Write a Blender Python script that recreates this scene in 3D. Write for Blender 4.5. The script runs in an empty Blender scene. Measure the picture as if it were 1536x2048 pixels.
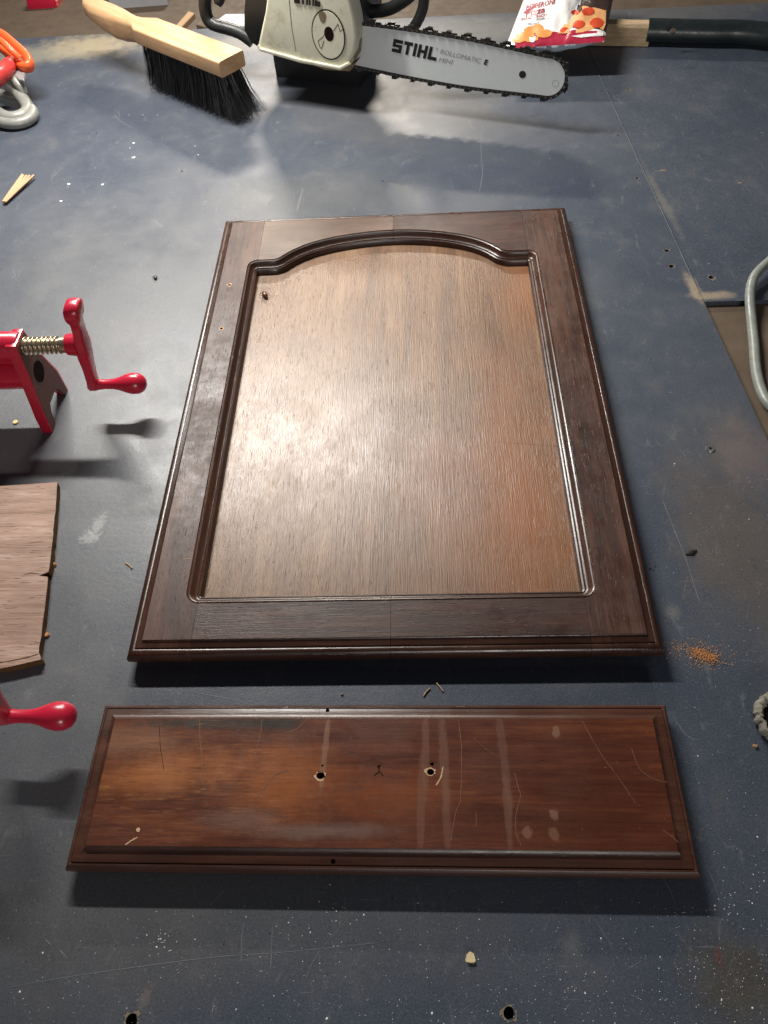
import bpy, bmesh, math, random
from mathutils import Vector, Matrix
from mathutils.geometry import tessellate_polygon
random.seed(7)
SC = bpy.context.scene
COL = SC.collection

# ------------------------------------------------------------------ camera
FPX, PITCH, ROLL, YAW = 1510.1, 0.9451, -0.0872, 0.0815
CAM = Vector((0.02385, -0.52049, 0.5302))
_F = Vector((0, math.cos(PITCH), -math.sin(PITCH))); _r = Vector((1, 0, 0)); _u = _r.cross(_F)
_R = math.cos(ROLL)*_r + math.sin(ROLL)*_u
_U = -math.sin(ROLL)*_r + math.cos(ROLL)*_u
_Z = Matrix.Rotation(YAW, 3, 'Z')
CF, CR, CU = _Z @ _F, _Z @ _R, _Z @ _U
cd = bpy.data.cameras.new('camera'); cam = bpy.data.objects.new('camera', cd); COL.objects.link(cam)
cd.sensor_fit = 'HORIZONTAL'; cd.sensor_width = 36; cd.lens = 36*FPX/1536; cd.clip_start = 0.01; cd.clip_end = 50
m = Matrix((CR, CU, -CF)).transposed().to_4x4(); m.translation = CAM; cam.matrix_world = m
SC.camera = cam

# ------------------------------------------------------------------ light
w = bpy.data.worlds.new('World'); SC.world = w; w.use_nodes = True
bg = w.node_tree.nodes['Background']; bg.inputs[0].default_value = (0.80, 0.86, 1.0, 1); bg.inputs[1].default_value = 0.05
def area(name, loc, target, sx, sy, power, colour):
    l = bpy.data.lights.new(name, 'AREA'); l.shape = 'RECTANGLE'; l.size = sx; l.size_y = sy
    l.energy = power; l.color = colour
    o = bpy.data.objects.new(name, l); COL.objects.link(o); o.location = loc
    d = (Vector(target)-Vector(loc)).normalized()
    xx = Vector((1, 0, 0)); xx = (xx - d*xx.dot(d)).normalized(); yy = (-d).cross(xx)
    mm = Matrix((xx, yy, -d)).transposed().to_4x4(); mm.translation = loc; o.matrix_world = mm
area('tube_lamp', (-0.34, 0.57, 0.72), (-0.25, 0.15, 0), 0.50, 0.025, 17.5, (1.0, 0.97, 0.91))
area('far_tube_lamp', (-0.25, 2.05, 0.95), (-0.1, 0.3, 0), 0.5, 0.04, 23.0, (1.0, 0.91, 0.78))
area('room_lamp', (0.30, -2.5, 0.80), (0.1, 0.2, 0.1), 0.45, 0.30, 17.0, (1.0, 0.95, 0.90))
vs = SC.view_settings
SC.display_settings.display_device = 'sRGB'
vs.view_transform = 'Standard'; vs.look = 'None'; vs.exposure = 0.0; vs.gamma = 1.0
try: vs.use_curve_mapping = False
except Exception: pass
SC.cycles.use_denoising = True
SC.cycles.max_bounces = 6

# ------------------------------------------------------------------ helpers
def ray(px, py):
    return (CF + CR*((px-768)/FPX) + CU*((1024-py)/FPX))
def at(px, py, z=0.0):
    d = ray(px, py); t = (z-CAM.z)/d.z
    return CAM + d*t
def at_plane(px, py, p0, n):
    d = ray(px, py); t = (Vector(p0)-CAM).dot(n)/d.dot(n)
    return CAM + d*t

class NT:
    """small node-building helper"""
    def __init__(s, name):
        s.m = bpy.data.materials.new(name); s.m.use_nodes = True
        s.t = s.m.node_tree; s.b = s.t.nodes['Principled BSDF']
        tc = s.t.nodes.new('ShaderNodeTexCoord'); s.obj = tc.outputs['Object']
    def L(s, a, b): s.t.links.new(a, b)
    def put(s, sock, v):
        if hasattr(v, 'is_output'): s.L(v, sock)
        else: sock.default_value = v
    def math(s, op, a, b=0.0, c=0.0, clamp=False):
        n = s.t.nodes.new('ShaderNodeMath'); n.operation = op; n.use_clamp = clamp
        s.put(n.inputs[0], a); s.put(n.inputs[1], b); s.put(n.inputs[2], c); return n.outputs[0]
    def mapv(s, vec, scale=(1,1,1), rot=(0,0,0), loc=(0,0,0)):
        n = s.t.nodes.new('ShaderNodeMapping'); s.put(n.inputs[0], vec)
        n.inputs[1].default_value = loc; n.inputs[2].default_value = rot; n.inputs[3].default_value = scale
        return n.outputs[0]
    def noise(s, vec, scale, detail=4, rough=0.55, dist=0.0):
        n = s.t.nodes.new('ShaderNodeTexNoise'); s.put(n.inputs['Vector'], vec)
        n.inputs['Scale'].default_value = scale; n.inputs['Detail'].default_value = detail
        n.inputs['Roughness'].default_value = rough; n.inputs['Distortion'].default_value = dist
        return n.outputs['Fac']
    def ss(s, v, lo, hi, a=0.0, b=1.0):
        n = s.t.nodes.new('ShaderNodeMapRange'); n.interpolation_type = 'SMOOTHSTEP'
        s.put(n.inputs[0], v); n.inputs[1].default_value = lo; n.inputs[2].default_value = hi
        n.inputs[3].default_value = a; n.inputs[4].default_value = b; return n.outputs[0]
    def mix(s, f, a, b, mode='MIX'):
        n = s.t.nodes.new('ShaderNodeMix'); n.data_type = 'RGBA'; n.blend_type = mode
        s.put(n.inputs[0], f)
        for k, v in ((6, a), (7, b)):
            if isinstance(v, tuple) and len(v) == 3: v = v + (1,)
            s.put(n.inputs[k], v)
        return n.outputs[2]
    def blob(s, x, y, rx, ry, rot=0.0, soft=0.6, nz=0.5, nscale=40.0):
        """stain mask at a place on the surface, ragged by noise"""
        v = s.t.nodes.new('ShaderNodeVectorMath'); v.operation = 'SUBTRACT'; s.L(s.obj, v.inputs[0]); v.inputs[1].default_value = (x, y, 0)
        v = s.mapv(v.outputs[0], rot=(0, 0, -rot))
        v = s.mapv(v, scale=(1/rx, 1/ry, 0))
        ln = s.t.nodes.new('ShaderNodeVectorMath'); ln.operation = 'LENGTH'; s.L(v, ln.inputs[0])
        d = ln.outputs['Value']
        if nz:
            n = s.noise(s.obj, nscale, 5, 0.65)
            d = s.math('ADD', d, s.math('MULTIPLY', s.math('SUBTRACT', n, 0.5), nz*2))
        return s.ss(d, 1-soft, 1+soft*0.3, 1, 0)
    def bump(s, h, strength, dist=0.001):
        n = s.t.nodes.new('ShaderNodeBump'); n.inputs['Strength'].default_value = strength
        n.inputs['Distance'].default_value = dist; s.L(h, n.inputs['Height']); s.L(n.outputs[0], s.b.inputs['Normal'])
    def out(s, col=None, rough=None, spec=None, metal=None, coat=None):
        if col is not None: s.put(s.b.inputs['Base Color'], col + (1,) if isinstance(col, tuple) and len(col) == 3 else col)
        if rough is not None: s.put(s.b.inputs['Roughness'], rough)
        if spec is not None: s.put(s.b.inputs['Specular IOR Level'], spec)
        if metal is not None: s.put(s.b.inputs['Metallic'], metal)
        if coat is not None:
            s.put(s.b.inputs['Coat Weight'], coat[0]); s.put(s.b.inputs['Coat Roughness'], coat[1])
        return s.m

def plain(name, col, rough=0.5, spec=0.5, metal=0.0, var=0.25, scale=60, bump=0.0):
    n = NT(name); f = n.noise(n.obj, scale, 5, 0.6)
    c = n.mix(f, tuple(x*(1-var) for x in col), tuple(min(1, x*(1+var)) for x in col))
    r = n.ss(n.noise(n.obj, scale*2.3, 3), 0.3, 0.7, rough*0.85, min(1, rough*1.15))
    if bump: n.bump(n.noise(n.obj, scale*6, 4), bump, 0.0006)
    return n.out(c, r, spec, metal)

def mat_laminate():
    n = NT('blue_grey_bench_coating')
    big = n.noise(n.obj, 5, 6, 0.62, 0.3); mid = n.noise(n.obj, 22, 6, 0.65, 0.4); fine = n.noise(n.obj, 900, 3, 0.7)
    c = n.mix(n.ss(big, 0.30, 0.75), (0.038, 0.050, 0.078), (0.058, 0.067, 0.086))
    c = n.mix(n.ss(mid, 0.52, 0.8, 0, 0.55), c, (0.105, 0.10, 0.096))
    # lighter grey on the left, worn grey-brown dirt at the back and down the right edge
    P = lambda x, y: at(x, y)
    def b(px, py, rx, ry, col, k, rot=0, soft=0.8, nz=0.7, ns=40):
        nonlocal c
        p = P(px, py)
        c = n.mix(n.math('MULTIPLY', n.blob(p.x, p.y, rx, ry, rot, soft, nz, ns), k), c, col)
    b(120, 1000, 0.22, 0.30, (0.125, 0.122, 0.118), 0.55, ns=14)
    b(250, 560, 0.26, 0.22, (0.115, 0.113, 0.11), 0.45, ns=14)
    b(780, 230, 0.22, 0.11, (0.12, 0.11, 0.095), 0.4, -0.3, ns=12)  # tan lamp glare below the saw bar, painted into the bench colour
    b(640, 390, 0.14, 0.07, (0.12, 0.115, 0.10), 0.4, ns=16)  # far tube's reflection on the bench, painted as a paler patch
    b(150, 1720, 0.16, 0.14, (0.085, 0.083, 0.082), 0.6, ns=18)
    b(500, 1830, 0.20, 0.05, (0.075, 0.073, 0.073), 0.55, ns=20)
    b(180, 92, 0.10, 0.05, (0.42, 0.34, 0.21), 0.8, ns=45)
    b(60, 110, 0.12, 0.035, (0.30, 0.27, 0.20), 0.6, ns=30)
    b(470, 88, 0.10, 0.04, (0.26, 0.24, 0.20), 0.6, ns=30)
    b(950, 60, 0.16, 0.06, (0.20, 0.19, 0.165), 0.6, ns=20)
    b(1330, 20, 0.20, 0.06, (0.15, 0.14, 0.12), 0.5, ns=20)
    b(1470, 1080, 0.06, 0.11, (0.10, 0.078, 0.062), 0.7, 0.1, ns=25)
    b(1490, 900, 0.035, 0.05, (0.16, 0.12, 0.11), 0.7, 0.1, ns=35)
    b(1480, 1960, 0.035, 0.03, (0.055, 0.045, 0.03), 0.8, ns=60)
    b(1437, 1912, 0.0022, 0.007, (0.16, 0.02, 0.025), 0.5, soft=0.8, ns=200)
    b(290, 1995, 0.004, 0.008, (0.16, 0.13, 0.12), 0.6, -0.3, ns=120)
    b(1388, 575, 0.007, 0.032, (0.34, 0.27, 0.19), 0.9, 0.12, ns=70)
    b(1425, 590, 0.028, 0.008, (0.34, 0.27, 0.19), 0.85, ns=70)
    b(1325, 400, 0.006, 0.08, (0.16, 0.15, 0.13), 0.6, 0.1, ns=50)
    b(1345, 1225, 0.008, 0.008, (0.14, 0.14, 0.13), 0.7, ns=60)
    b(1140, 1890, 0.008, 0.007, (0.14, 0.14, 0.15), 0.5, ns=90)
    b(180, 1075, 0.010, 0.008, (0.38, 0.38, 0.37), 0.5, 0.3, soft=0.6, nz=1.6, ns=260)
    b(195, 1050, 0.006, 0.014, (0.38, 0.38, 0.37), 0.45, -0.3, soft=0.6, nz=1.6, ns=260)
    b(320, 995, 0.030, 0.012, (0.30, 0.30, 0.30), 0.35, 0.5, nz=1.0, ns=90)
    # fine scratches in several directions
    for rot, sc, k, lo in ((0.3, 30, 0.35, 0.70), (1.35, 42, 0.4, 0.71), (2.2, 26, 0.3, 0.71), (1.7, 60, 0.3, 0.72), (0.02, 36, 0.25, 0.73)):
        v = n.mapv(n.obj, scale=(1, 26, 1), rot=(0, 0, rot))
        s_ = n.noise(v, sc, 2, 0.5, 0.15)
        gate = n.ss(n.noise(n.obj, 9+sc*0.2, 2), 0.45, 0.62)
        c = n.mix(n.math('MULTIPLY', n.math('MULTIPLY', n.ss(s_, lo, lo+0.05), gate), k), c, (0.26, 0.27, 0.29))
    sc1 = n.noise(n.mapv(n.obj, scale=(1, 0.45, 1), rot=(0, 0, 0.5)), 75, 10, 0.8, 0.8)
    c = n.mix(n.math('MULTIPLY', n.ss(sc1, 0.56, 0.68), 0.55), c, (0.17, 0.17, 0.175))
    c = n.mix(n.math('MULTIPLY', n.ss(n.noise(n.obj, 48, 9, 0.78, 0.5), 0.40, 0.33), 0.45), c, (0.028, 0.03, 0.036))
    # grit: tiny pale and dark grains
    g = n.noise(n.obj, 520, 2, 0.5)
    c = n.mix(n.ss(g, 0.60, 0.76, 0, 0.5), c, (0.17, 0.175, 0.185))
    c = n.mix(n.ss(g, 0.40, 0.26, 0, 0.6), c, (0.022, 0.026, 0.034))
    c = n.mix(n.ss(fine, 0.42, 0.66, 0, 0.4), c, (0.12, 0.13, 0.15), 'MIX')
    r = n.math('ADD', n.ss(mid, 0.3, 0.75, 0.37, 0.50), n.math('MULTIPLY', n.ss(big, 0.4, 0.65), 0.05))
    n.bump(n.math('ADD', fine, n.math('MULTIPLY', n.noise(n.obj, 240, 4), 1.2)), 0.25, 0.0004)
    return n.out(c, r, 0.6)

def mat_wood(name, dark, mid, light, axis='Y', pores=0.5, rough=(0.32, 0.45), spec=0.5, figure=14.0, streak=1.0, bump=0.3, extra=None, porecol=None, glints=0.0, pscale=1250, plo=0.68, fine=False):
    n = NT(name)
    st = (1, 0.09, 1) if axis == 'Y' else (0.09, 1, 1)
    st2 = (1, 0.03, 1) if axis == 'Y' else (0.03, 1, 1)
    st3 = (1, 0.10, 1) if axis == 'Y' else (0.10, 1, 1)
    v = n.mapv(n.obj, scale=st)
    fig = n.noise(v, figure, 5, 0.6, 1.4)
    fig2 = n.noise(n.mapv(n.obj, scale=st3, rot=(0, 0, 0.05)), figure*9, 4, 0.65, 0.6)
    strk = n.noise(n.mapv(n.obj, scale=st2), 420, 4, 0.7, 0.2)
    cen = lambda x, k: n.math('MULTIPLY', n.math('SUBTRACT', x, 0.5), k)
    f = n.math('ADD', n.math('ADD', cen(fig, 0.75), 0.5), n.math('ADD', cen(fig2, 0.42*streak), cen(strk, 0.26*streak)))
    c = n.mix(n.ss(f, 0.32, 0.53), dark, mid)
    c = n.mix(n.ss(f, 0.50, 0.66), c, light)
    blot = n.noise(n.obj, 11, 4, 0.6)
    c = n.mix(n.ss(blot, 0.40, 0.72, 0, 0.5), c, tuple(x*0.62 for x in mid))
    pk = 0.05 if fine else 0.085
    pv = n.mapv(n.obj, scale=(1, pk, 1) if axis == 'Y' else (pk, 1, 1))
    po = n.noise(pv, pscale, 1, 0.4, 0.25)
    gate = n.ss(n.noise(n.obj, 30, 3), 0.35, 0.6, 0.35, 1)
    pm = n.math('MULTIPLY', n.ss(po, plo, plo+0.06), gate)
    c = n.mix(n.math('MULTIPLY', pm, pores), c, porecol or tuple(x*0.25 for x in dark))
    if extra: c = extra(n, c)
    h = n.math('SUBTRACT', n.math('ADD', n.math('MULTIPLY', strk, 0.5), n.math('MULTIPLY', n.noise(n.mapv(n.obj, scale=(1, 0.035, 1) if fine else st3), 1100 if fine else 900, 3, 0.7), 0.8+glints)), n.math('MULTIPLY', pm, 1.0))
    n.bump(h, bump, 0.0005)
    r = n.ss(n.noise(n.obj, 26, 7, 0.75), 0.3, 0.7, rough[0], rough[1])
    return n.out(c, r, spec)

M = {}
def link(name, bm, mats, parent=None, smooth=None):
    me = bpy.data.meshes.new(name)
    bmesh.ops.recalc_face_normals(bm, faces=bm.faces)
    if parent is not None:
        inv = parent.matrix_world_local.inverted() if hasattr(parent, 'matrix_world_local') else Matrix.Translation(-parent.location) 
        bmesh.ops.transform(bm, matrix=full_inv(parent), verts=bm.verts)
    bm.to_mesh(me); bm.free()
    if not isinstance(mats, (list, tuple)): mats = [mats]
    for mt in mats: me.materials.append(mt)
    if smooth is not None:
        for p in me.polygons: p.use_smooth = True
        me.set_sharp_from_angle(angle=math.radians(smooth))
    o = bpy.data.objects.new(name, me); COL.objects.link(o)
    if parent is not None: o.parent = parent
    return o
def full(o):
    mm = Matrix.Translation(o.location) @ o.rotation_euler.to_matrix().to_4x4()
    return full(o.parent) @ mm if o.parent else mm
def full_inv(o): return full(o).inverted()
def tag(o, label=None, cat=None, group=None, kind=None):
    if label: o['label'] = label
    if cat: o['category'] = cat
    if group: o['group'] = group
    if kind: o['kind'] = kind
    return o
def thing(name, label, cat, loc=(0, 0, 0), rotz=0.0, group=None):
    o = bpy.data.objects.new(name, None); COL.objects.link(o); o.location = loc; o.rotation_euler = (0, 0, rotz)
    o.empty_display_size = 0.02
    return tag(o, label, cat, group)

def poly_tris(pts):
    return tessellate_polygon([[Vector((p[0], p[1], 0)) for p in pts]])
def prism(bm, pts, d, mi=0, bevel=0.0, seg=2):
    """closed solid: 3D outline pts extruded by vector d"""
    a = [bm.verts.new(p) for p in pts]; b_ = [bm.verts.new(Vector(p)+d) for p in pts]
    fs = [bm.faces.new(a), bm.faces.new(list(reversed(b_)))]
    N = len(pts)
    for i in range(N): fs.append(bm.faces.new((a[i], b_[i], b_[(i+1) % N], a[(i+1) % N])))
    for f in fs: f.material_index = mi
    if bevel:
        bmesh.ops.recalc_face_normals(bm, faces=fs)
        ed = [e for e in fs[0].edges] + [e for e in fs[1].edges]
        bmesh.ops.bevel(bm, geom=ed, offset=bevel, segments=seg, profile=0.6, affect='EDGES', clamp_overlap=True)
def box(bm, c, s, mat=None, mi=0, bevel=0.0):
    mm = mat or Matrix.Identity(4)
    g = bmesh.ops.create_cube(bm, size=1, matrix=mm @ Matrix.Translation(c) @ Matrix.Diagonal((s[0], s[1], s[2], 1)))
    fs = list({f for v in g['verts'] for f in v.link_faces})
    for f in fs: f.material_index = mi
    if bevel:
        bmesh.ops.bevel(bm, geom=list({e for f in fs for e in f.edges}), offset=bevel, segments=2, profile=0.7, affect='EDGES')
def tube(bm, path, rad, n=12, mi=0, caps=True, flat=1.0, upv=None):
    path = [Vector(p) for p in path]
    if not isinstance(rad, (list, tuple)): rad = [rad]*len(path)
    rings = []; prev = None
    for i, p in enumerate(path):
        t = (path[min(i+1, len(path)-1)] - path[max(i-1, 0)]).normalized()
        ref = upv or (prev if prev is not None else (Vector((0, 0, 1)) if abs(t.z) < 0.9 else Vector((1, 0, 0))))
        s_ = (ref - t*ref.dot(t)).normalized(); q = t.cross(s_); prev = s_
        rings.append([bm.verts.new(p + (s_*math.cos(a)*flat + q*math.sin(a))*rad[i]) for a in [2*math.pi*k/n for k in range(n)]])
    for i in range(len(rings)-1):
        for k in range(n):
            f = bm.faces.new((rings[i][k], rings[i][(k+1) % n], rings[i+1][(k+1) % n], rings[i+1][k])); f.material_index = mi
    if caps:
        for r_ in (rings[0], rings[-1]):
            f = bm.faces.new(r_); f.material_index = mi
def spline(pts, per=8):
    P = [Vector(p) for p in pts]; out = []
    for i in range(len(P)-1):
        p0, p1, p2, p3 = P[max(i-1, 0)], P[i], P[i+1], P[min(i+2, len(P)-1)]
        for k in range(per):
            t = k/per
            out.append(0.5*((2*p1)+(p2-p0)*t+(2*p0-5*p1+4*p2-p3)*t*t+(3*p1-p0-3*p2+p3)*t**3))
    out.append(P[-1]); return out
def ribbon(bm, pts, wd, mi, lift=0.00012, z=None):
    """surface mark: a thin flat strip lying on the surface"""
    P = [Vector(p) for p in pts]; vs_ = []
    for i, p in enumerate(P):
        t = P[min(i+1, len(P)-1)]-P[max(i-1, 0)]; t.z = 0; t.normalize(); s_ = Vector((-t.y, t.x, 0))
        k = wd*(0.25 if i in (0, len(P)-1) else random.uniform(0.6, 1.1))/2
        vs_.append((bm.verts.new(p+s_*k+Vector((0, 0, lift))), bm.verts.new(p-s_*k+Vector((0, 0, lift)))))
    for i in range(len(P)-1):
        f = bm.faces.new((vs_[i][0], vs_[i][1], vs_[i+1][1], vs_[i+1][0])); f.material_index = mi
def chip(bm, c, r0, r1, mi, lift=0.0002, n=18, sq=1.0):
    """ragged ring of splintered surface round a hole (r0=0: a ragged dot)"""
    c = Vector(c); A = []; B = []
    for k in range(n):
        a = 2*math.pi*k/n; jr = random.choice((random.uniform(0.7, 1.0), random.uniform(.9, 1.3)))
        B.append(bm.verts.new(c+Vector((math.cos(a)*r1*jr, math.sin(a)*r1*jr*sq, lift))))
        if r0: A.append(bm.verts.new(c+Vector((math.cos(a)*r0, math.sin(a)*r0*sq, lift))))
    if r0:
        for k in range(n):
            f = bm.faces.new((A[k], B[k], B[(k+1) % n], A[(k+1) % n])); f.material_index = mi
    else:
        f = bm.faces.new(B); f.material_index = mi
def flake(bm, c, r, h, mi=0):
    """small irregular solid crumb resting on c"""
    c = Vector(c); n = random.choice((4, 5, 6)); a0 = random.uniform(0, 6)
    lo = []; hi = []
    el = random.uniform(0.5, 1); th = random.uniform(0, 3)
    for k in range(n):
        a = a0+2*math.pi*k/n; rr = r*random.uniform(0.7, 1.2)
        x, y = math.cos(a)*rr, math.sin(a)*rr*el
        x, y = x*math.cos(th)-y*math.sin(th), x*math.sin(th)+y*math.cos(th)
        lo.append(bm.verts.new(c+Vector((x, y, 0)))); hi.append(bm.verts.new(c+Vector((x*0.6, y*0.6, h*random.uniform(0.7, 1)))))
    for k in range(n):
        bm.faces.new((lo[k], lo[(k+1) % n], hi[(k+1) % n], hi[k])).material_index = mi
    bm.faces.new(hi).material_index = mi; bm.faces.new(list(reversed(lo))).material_index = mi
def cut_holes(o, holes):
    """bore ragged holes (x, y, ztop, r, depth, squash) into a mesh object"""
    bm = bmesh.new()
    for (x, y, z, r, dep, sq) in holes:
        n = 14; top = []; bot = []
        for k in range(n):
            a = 2*math.pi*k/n; j = random.uniform(0.85, 1.15)
            top.append(bm.verts.new((x+math.cos(a)*r*j, y+math.sin(a)*r*j*sq, z+0.004)))
            bot.append(bm.verts.new((x+math.cos(a)*r*j*0.8, y+math.sin(a)*r*j*sq*0.8, z-dep)))
        for k in range(n): bm.faces.new((top[k], top[(k+1) % n], bot[(k+1) % n], bot[k]))
        bm.faces.new(top); bm.faces.new(bot)
    bmesh.ops.recalc_face_normals(bm, faces=bm.faces)
    bmesh.ops.transform(bm, matrix=full_inv(o), verts=bm.verts)
    me = bpy.data.meshes.new('cutter'); bm.to_mesh(me); bm.free()
    c = bpy.data.objects.new('cutter', me); COL.objects.link(c)
    c.matrix_world = full(o)
    md = o.modifiers.new('holes', 'BOOLEAN'); md.operation = 'DIFFERENCE'; md.object = c; md.solver = 'EXACT'
    bpy.context.view_layer.update()
    dg = bpy.context.evaluated_depsgraph_get()
    new = bpy.data.meshes.new_from_object(o.evaluated_get(dg))
    o.modifiers.clear(); o.data = new
    bpy.data.objects.remove(c)
def text_polys(s, size=1.0, offset=0.0, shear=0.0, bold=False):
    """flat mesh of a line of lettering: verts (x, y) and faces"""
    cu = bpy.data.curves.new('lettering', 'FONT'); cu.body = s; cu.size = size; cu.offset = offset; cu.shear = shear
    cu.resolution_u = 3
    o = bpy.data.objects.new('lettering', cu); COL.objects.link(o); bpy.context.view_layer.update()
    me = bpy.data.meshes.new_from_object(o.evaluated_get(bpy.context.evaluated_depsgraph_get()))
    V = [(v.co.x, v.co.y) for v in me.vertices]; Fc = [tuple(p.vertices) for p in me.polygons]
    bpy.data.objects.remove(o); bpy.data.meshes.remove(me)
    x0 = min(v[0] for v in V); x1 = max(v[0] for v in V)
    return V, Fc, x0, x1

# ------------------------------------------------------------------ materials
M['bench'] = mat_laminate()
M['hole_wood'] = plain('raw_chipboard', (0.19, 0.155, 0.115), 0.9, 0.2, var=0.5, scale=900)
M['ledge'] = plain('dusty_brown_ledge', (0.20, 0.135, 0.078), 0.9, 0.2, var=0.45, scale=22, bump=0.6)
M['shelf'] = plain('brown_hardboard', (0.105, 0.075, 0.052), 0.65, 0.35, var=0.4, scale=26, bump=0.5)
M['card'] = plain('tan_cardboard', (0.36, 0.21, 0.115), 0.85, 0.2, var=0.15, scale=30, bump=0.2)
M['white_speck'] = plain('white_dust', (0.8, 0.8, 0.78), 0.8, 0.2, var=0.1)
M['scratch_bench'] = plain('bench_scratch', (0.15, 0.158, 0.175), 0.6, 0.4, var=0.2)
M['sawdust'] = plain('orange_sawdust', (0.60, 0.30, 0.13), 0.9, 0.15, var=0.55, scale=1500)
M['dark_bit'] = plain('dark_debris', (0.02, 0.014, 0.01), 0.6, 0.3, var=0.5)

# ------------------------------------------------------------------ bench (the setting)
SEAM = lambda y: 0.2955 + (0.6288-y)*0.0600      # x of the seam at depth y
def slab(name, pts, z0, z1, mt):
    bm = bmesh.new(); prism(bm, [Vector((x, y, z1)) for x, y in pts], Vector((0, 0, z0-z1)))
    return tag(link(name, bm, mt), kind='structure')
YB = 0.853
main_b = slab('workbench_top', [(-1.3, -0.9), (SEAM(-0.9), -0.9), (SEAM(YB), YB), (-1.3, YB)], -0.022, 0.0, [M['bench'], M['hole_wood'], M['white_speck'], M['scratch_bench']])
side_b = slab('workbench_side_panel', [(SEAM(0.125)+0.0012, 0.125), (1.4, 0.120), (1.4, 0.835), (SEAM(0.845)+0.0012, 0.845)], -0.022, -0.0006, [M['bench'], M['hole_wood'], M['white_speck'], M['scratch_bench']])
bm = bmesh.new(); box(bm, (0.9, -0.2, -0.013), (1.3, 0.9, 0.014)); tag(link('lower_shelf', bm, M['shelf']), kind='structure')
bm = bmesh.new(); box(bm, (0.0, 1.7, -0.075), (5, 2.6, 0.02)); tag(link('floor_behind_bench', bm, M['ledge']), kind='structure')
bm = bmesh.new(); box(bm, (0.3, 0.2, -0.045), (3.6, 2.2, 0.016)); tag(link('bench_underlayer', bm, M['shelf']), kind='structure')

def holes_px(lst):
    return [(at(x, y).x, at(x, y).y, 0.0, r, 0.016, 0.95) for x, y, r in lst]
hm = [(262, 2040, 0.0040), (1017, 2026, 0.0038), (364, 342, 0.0016), (1332, 501, 0.0030), (1341, 532, 0.0034), (1204, 183, 0.0022), (1237, 271, 0.0018), (1272, 356, 0.0025), (766, 362, 0.0012), (193, 267, 0.0009)]
hs = [(1255, 177, 0.0024), (1421, 553, 0.0034)]
cut_holes(main_b, holes_px(hm)); cut_holes(side_b, holes_px(hs))
def add_marks(o, fn):
    bm = bmesh.new(); bm.from_mesh(o.data); bmesh.ops.transform(bm, matrix=full(o), verts=bm.verts); fn(bm)
    bmesh.ops.transform(bm, matrix=full_inv(o), verts=bm.verts); bm.to_mesh(o.data); bm.free()
def marks_main(bm):
    for (x, y, r) in hm:
        if r > 0.0017: chip(bm, at(x+2, y+1), r*0.92, r*1.2, 1, n=30)
    for (x, y, r, sq) in [(267, 286, .0022, .8), (267, 315, .0032, .7), (260, 296, .0014, .4), (138, 368, .0030, .7), (205, 369, .0026, .7), (122, 402, .0028, .7), (390, 292, .0012, .7), (258, 230, .001, .6), (286, 230, .001, .6), (315, 230, .0012, .4)]:
        chip(bm, at(x, y), 0, r*0.8, 2, 0.00015, 9, sq)
    for pts, wd in [([(965, 250), (962, 300), (965, 345), (958, 388)], .0007), ([(606, 377), (600, 398), (594, 424)], .0020), ([(588, 385), (589, 398)], .0010),
                    ([(488, 1845), (484, 1870), (482, 1925)], .0005), ([(545, 1850), (543, 1900), (541, 1940)], .0005), ([(0, 1978), (160, 1950), (420, 1915), (560, 1905), (760, 1885)], .0005),
                    ([(1325, 1000), (1352, 1068), (1372, 1120), (1400, 1208)], .0006), ([(1375, 1150), (1370, 1175), (1365, 1200)], .0004),
                    ([(385, 1385), (455, 1397), (520, 1415)], .0007), ([(96, 1250), (120, 1262), (132, 1280)], .0004), ([(30, 1310), (60, 1345), (90, 1380)], .0004), ([(225, 227), (245, 245), (270, 258)], .0006),
                    ([(236, 222), (240, 235)], .0007), ([(20, 380), (90, 360), (200, 352)], .0005), ([(700, 1835), (640, 1900), (610, 1960)], .0004),
                    ([(150, 1110), (158, 1135), (162, 1180)], .0004), ([(1345, 1430), (1372, 1470), (1398, 1480)], .0005), ([(450, 1780), (430, 1800), (420, 1812)], .0006), ([(90, 1878), (102, 1890)], .0009), ([(120, 1900), (134, 1916)], .0009)]:
        ribbon(bm, spline([at(x, y) for x, y in pts], 5), wd, 3)
    ribbon(bm, [Vector((SEAM(y)-.0006+random.uniform(-.0002, .0002), y, 0)) for y in [.84-.0155*k for k in range(46)]], .0009, 3)
    for k in range(60):
        x, y = random.uniform(0, 1500), random.choice((random.uniform(1790, 2048), random.uniform(120, 1300)))
        p = at(x, y); a = random.gauss(1.3, 0.8); L = random.uniform(.006, .03); cv = random.uniform(-.2, .2)
        if -0.215 < p.x < 0.215 and -0.44 < p.y < 0.3: continue
        pts = [p+Vector((math.cos(a+cv*t)*L*t, math.sin(a+cv*t)*L*t, 0)) for t in (0, .33, .66, 1)]
        if max(q.x for q in pts) > 0.29: continue
        ribbon(bm, pts, random.uniform(.0002, .0004), 3)
add_marks(main_b, marks_main)
def marks_side(bm):
    for (x, y, r) in hs: chip(bm, at(x+2, y+1), r*0.92, r*1.4, 1, -0.0004)
    for (x, y, r, sq) in [(1325, 340, .0042, .5), (1480, 365, .0034, .5), (1418, 527, .0016, .7), (1524, 265, .002, .6)]: chip(bm, at(x, y), 0, r, 1, -0.0004, 10, sq)
add_marks(side_b, marks_side)

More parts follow.
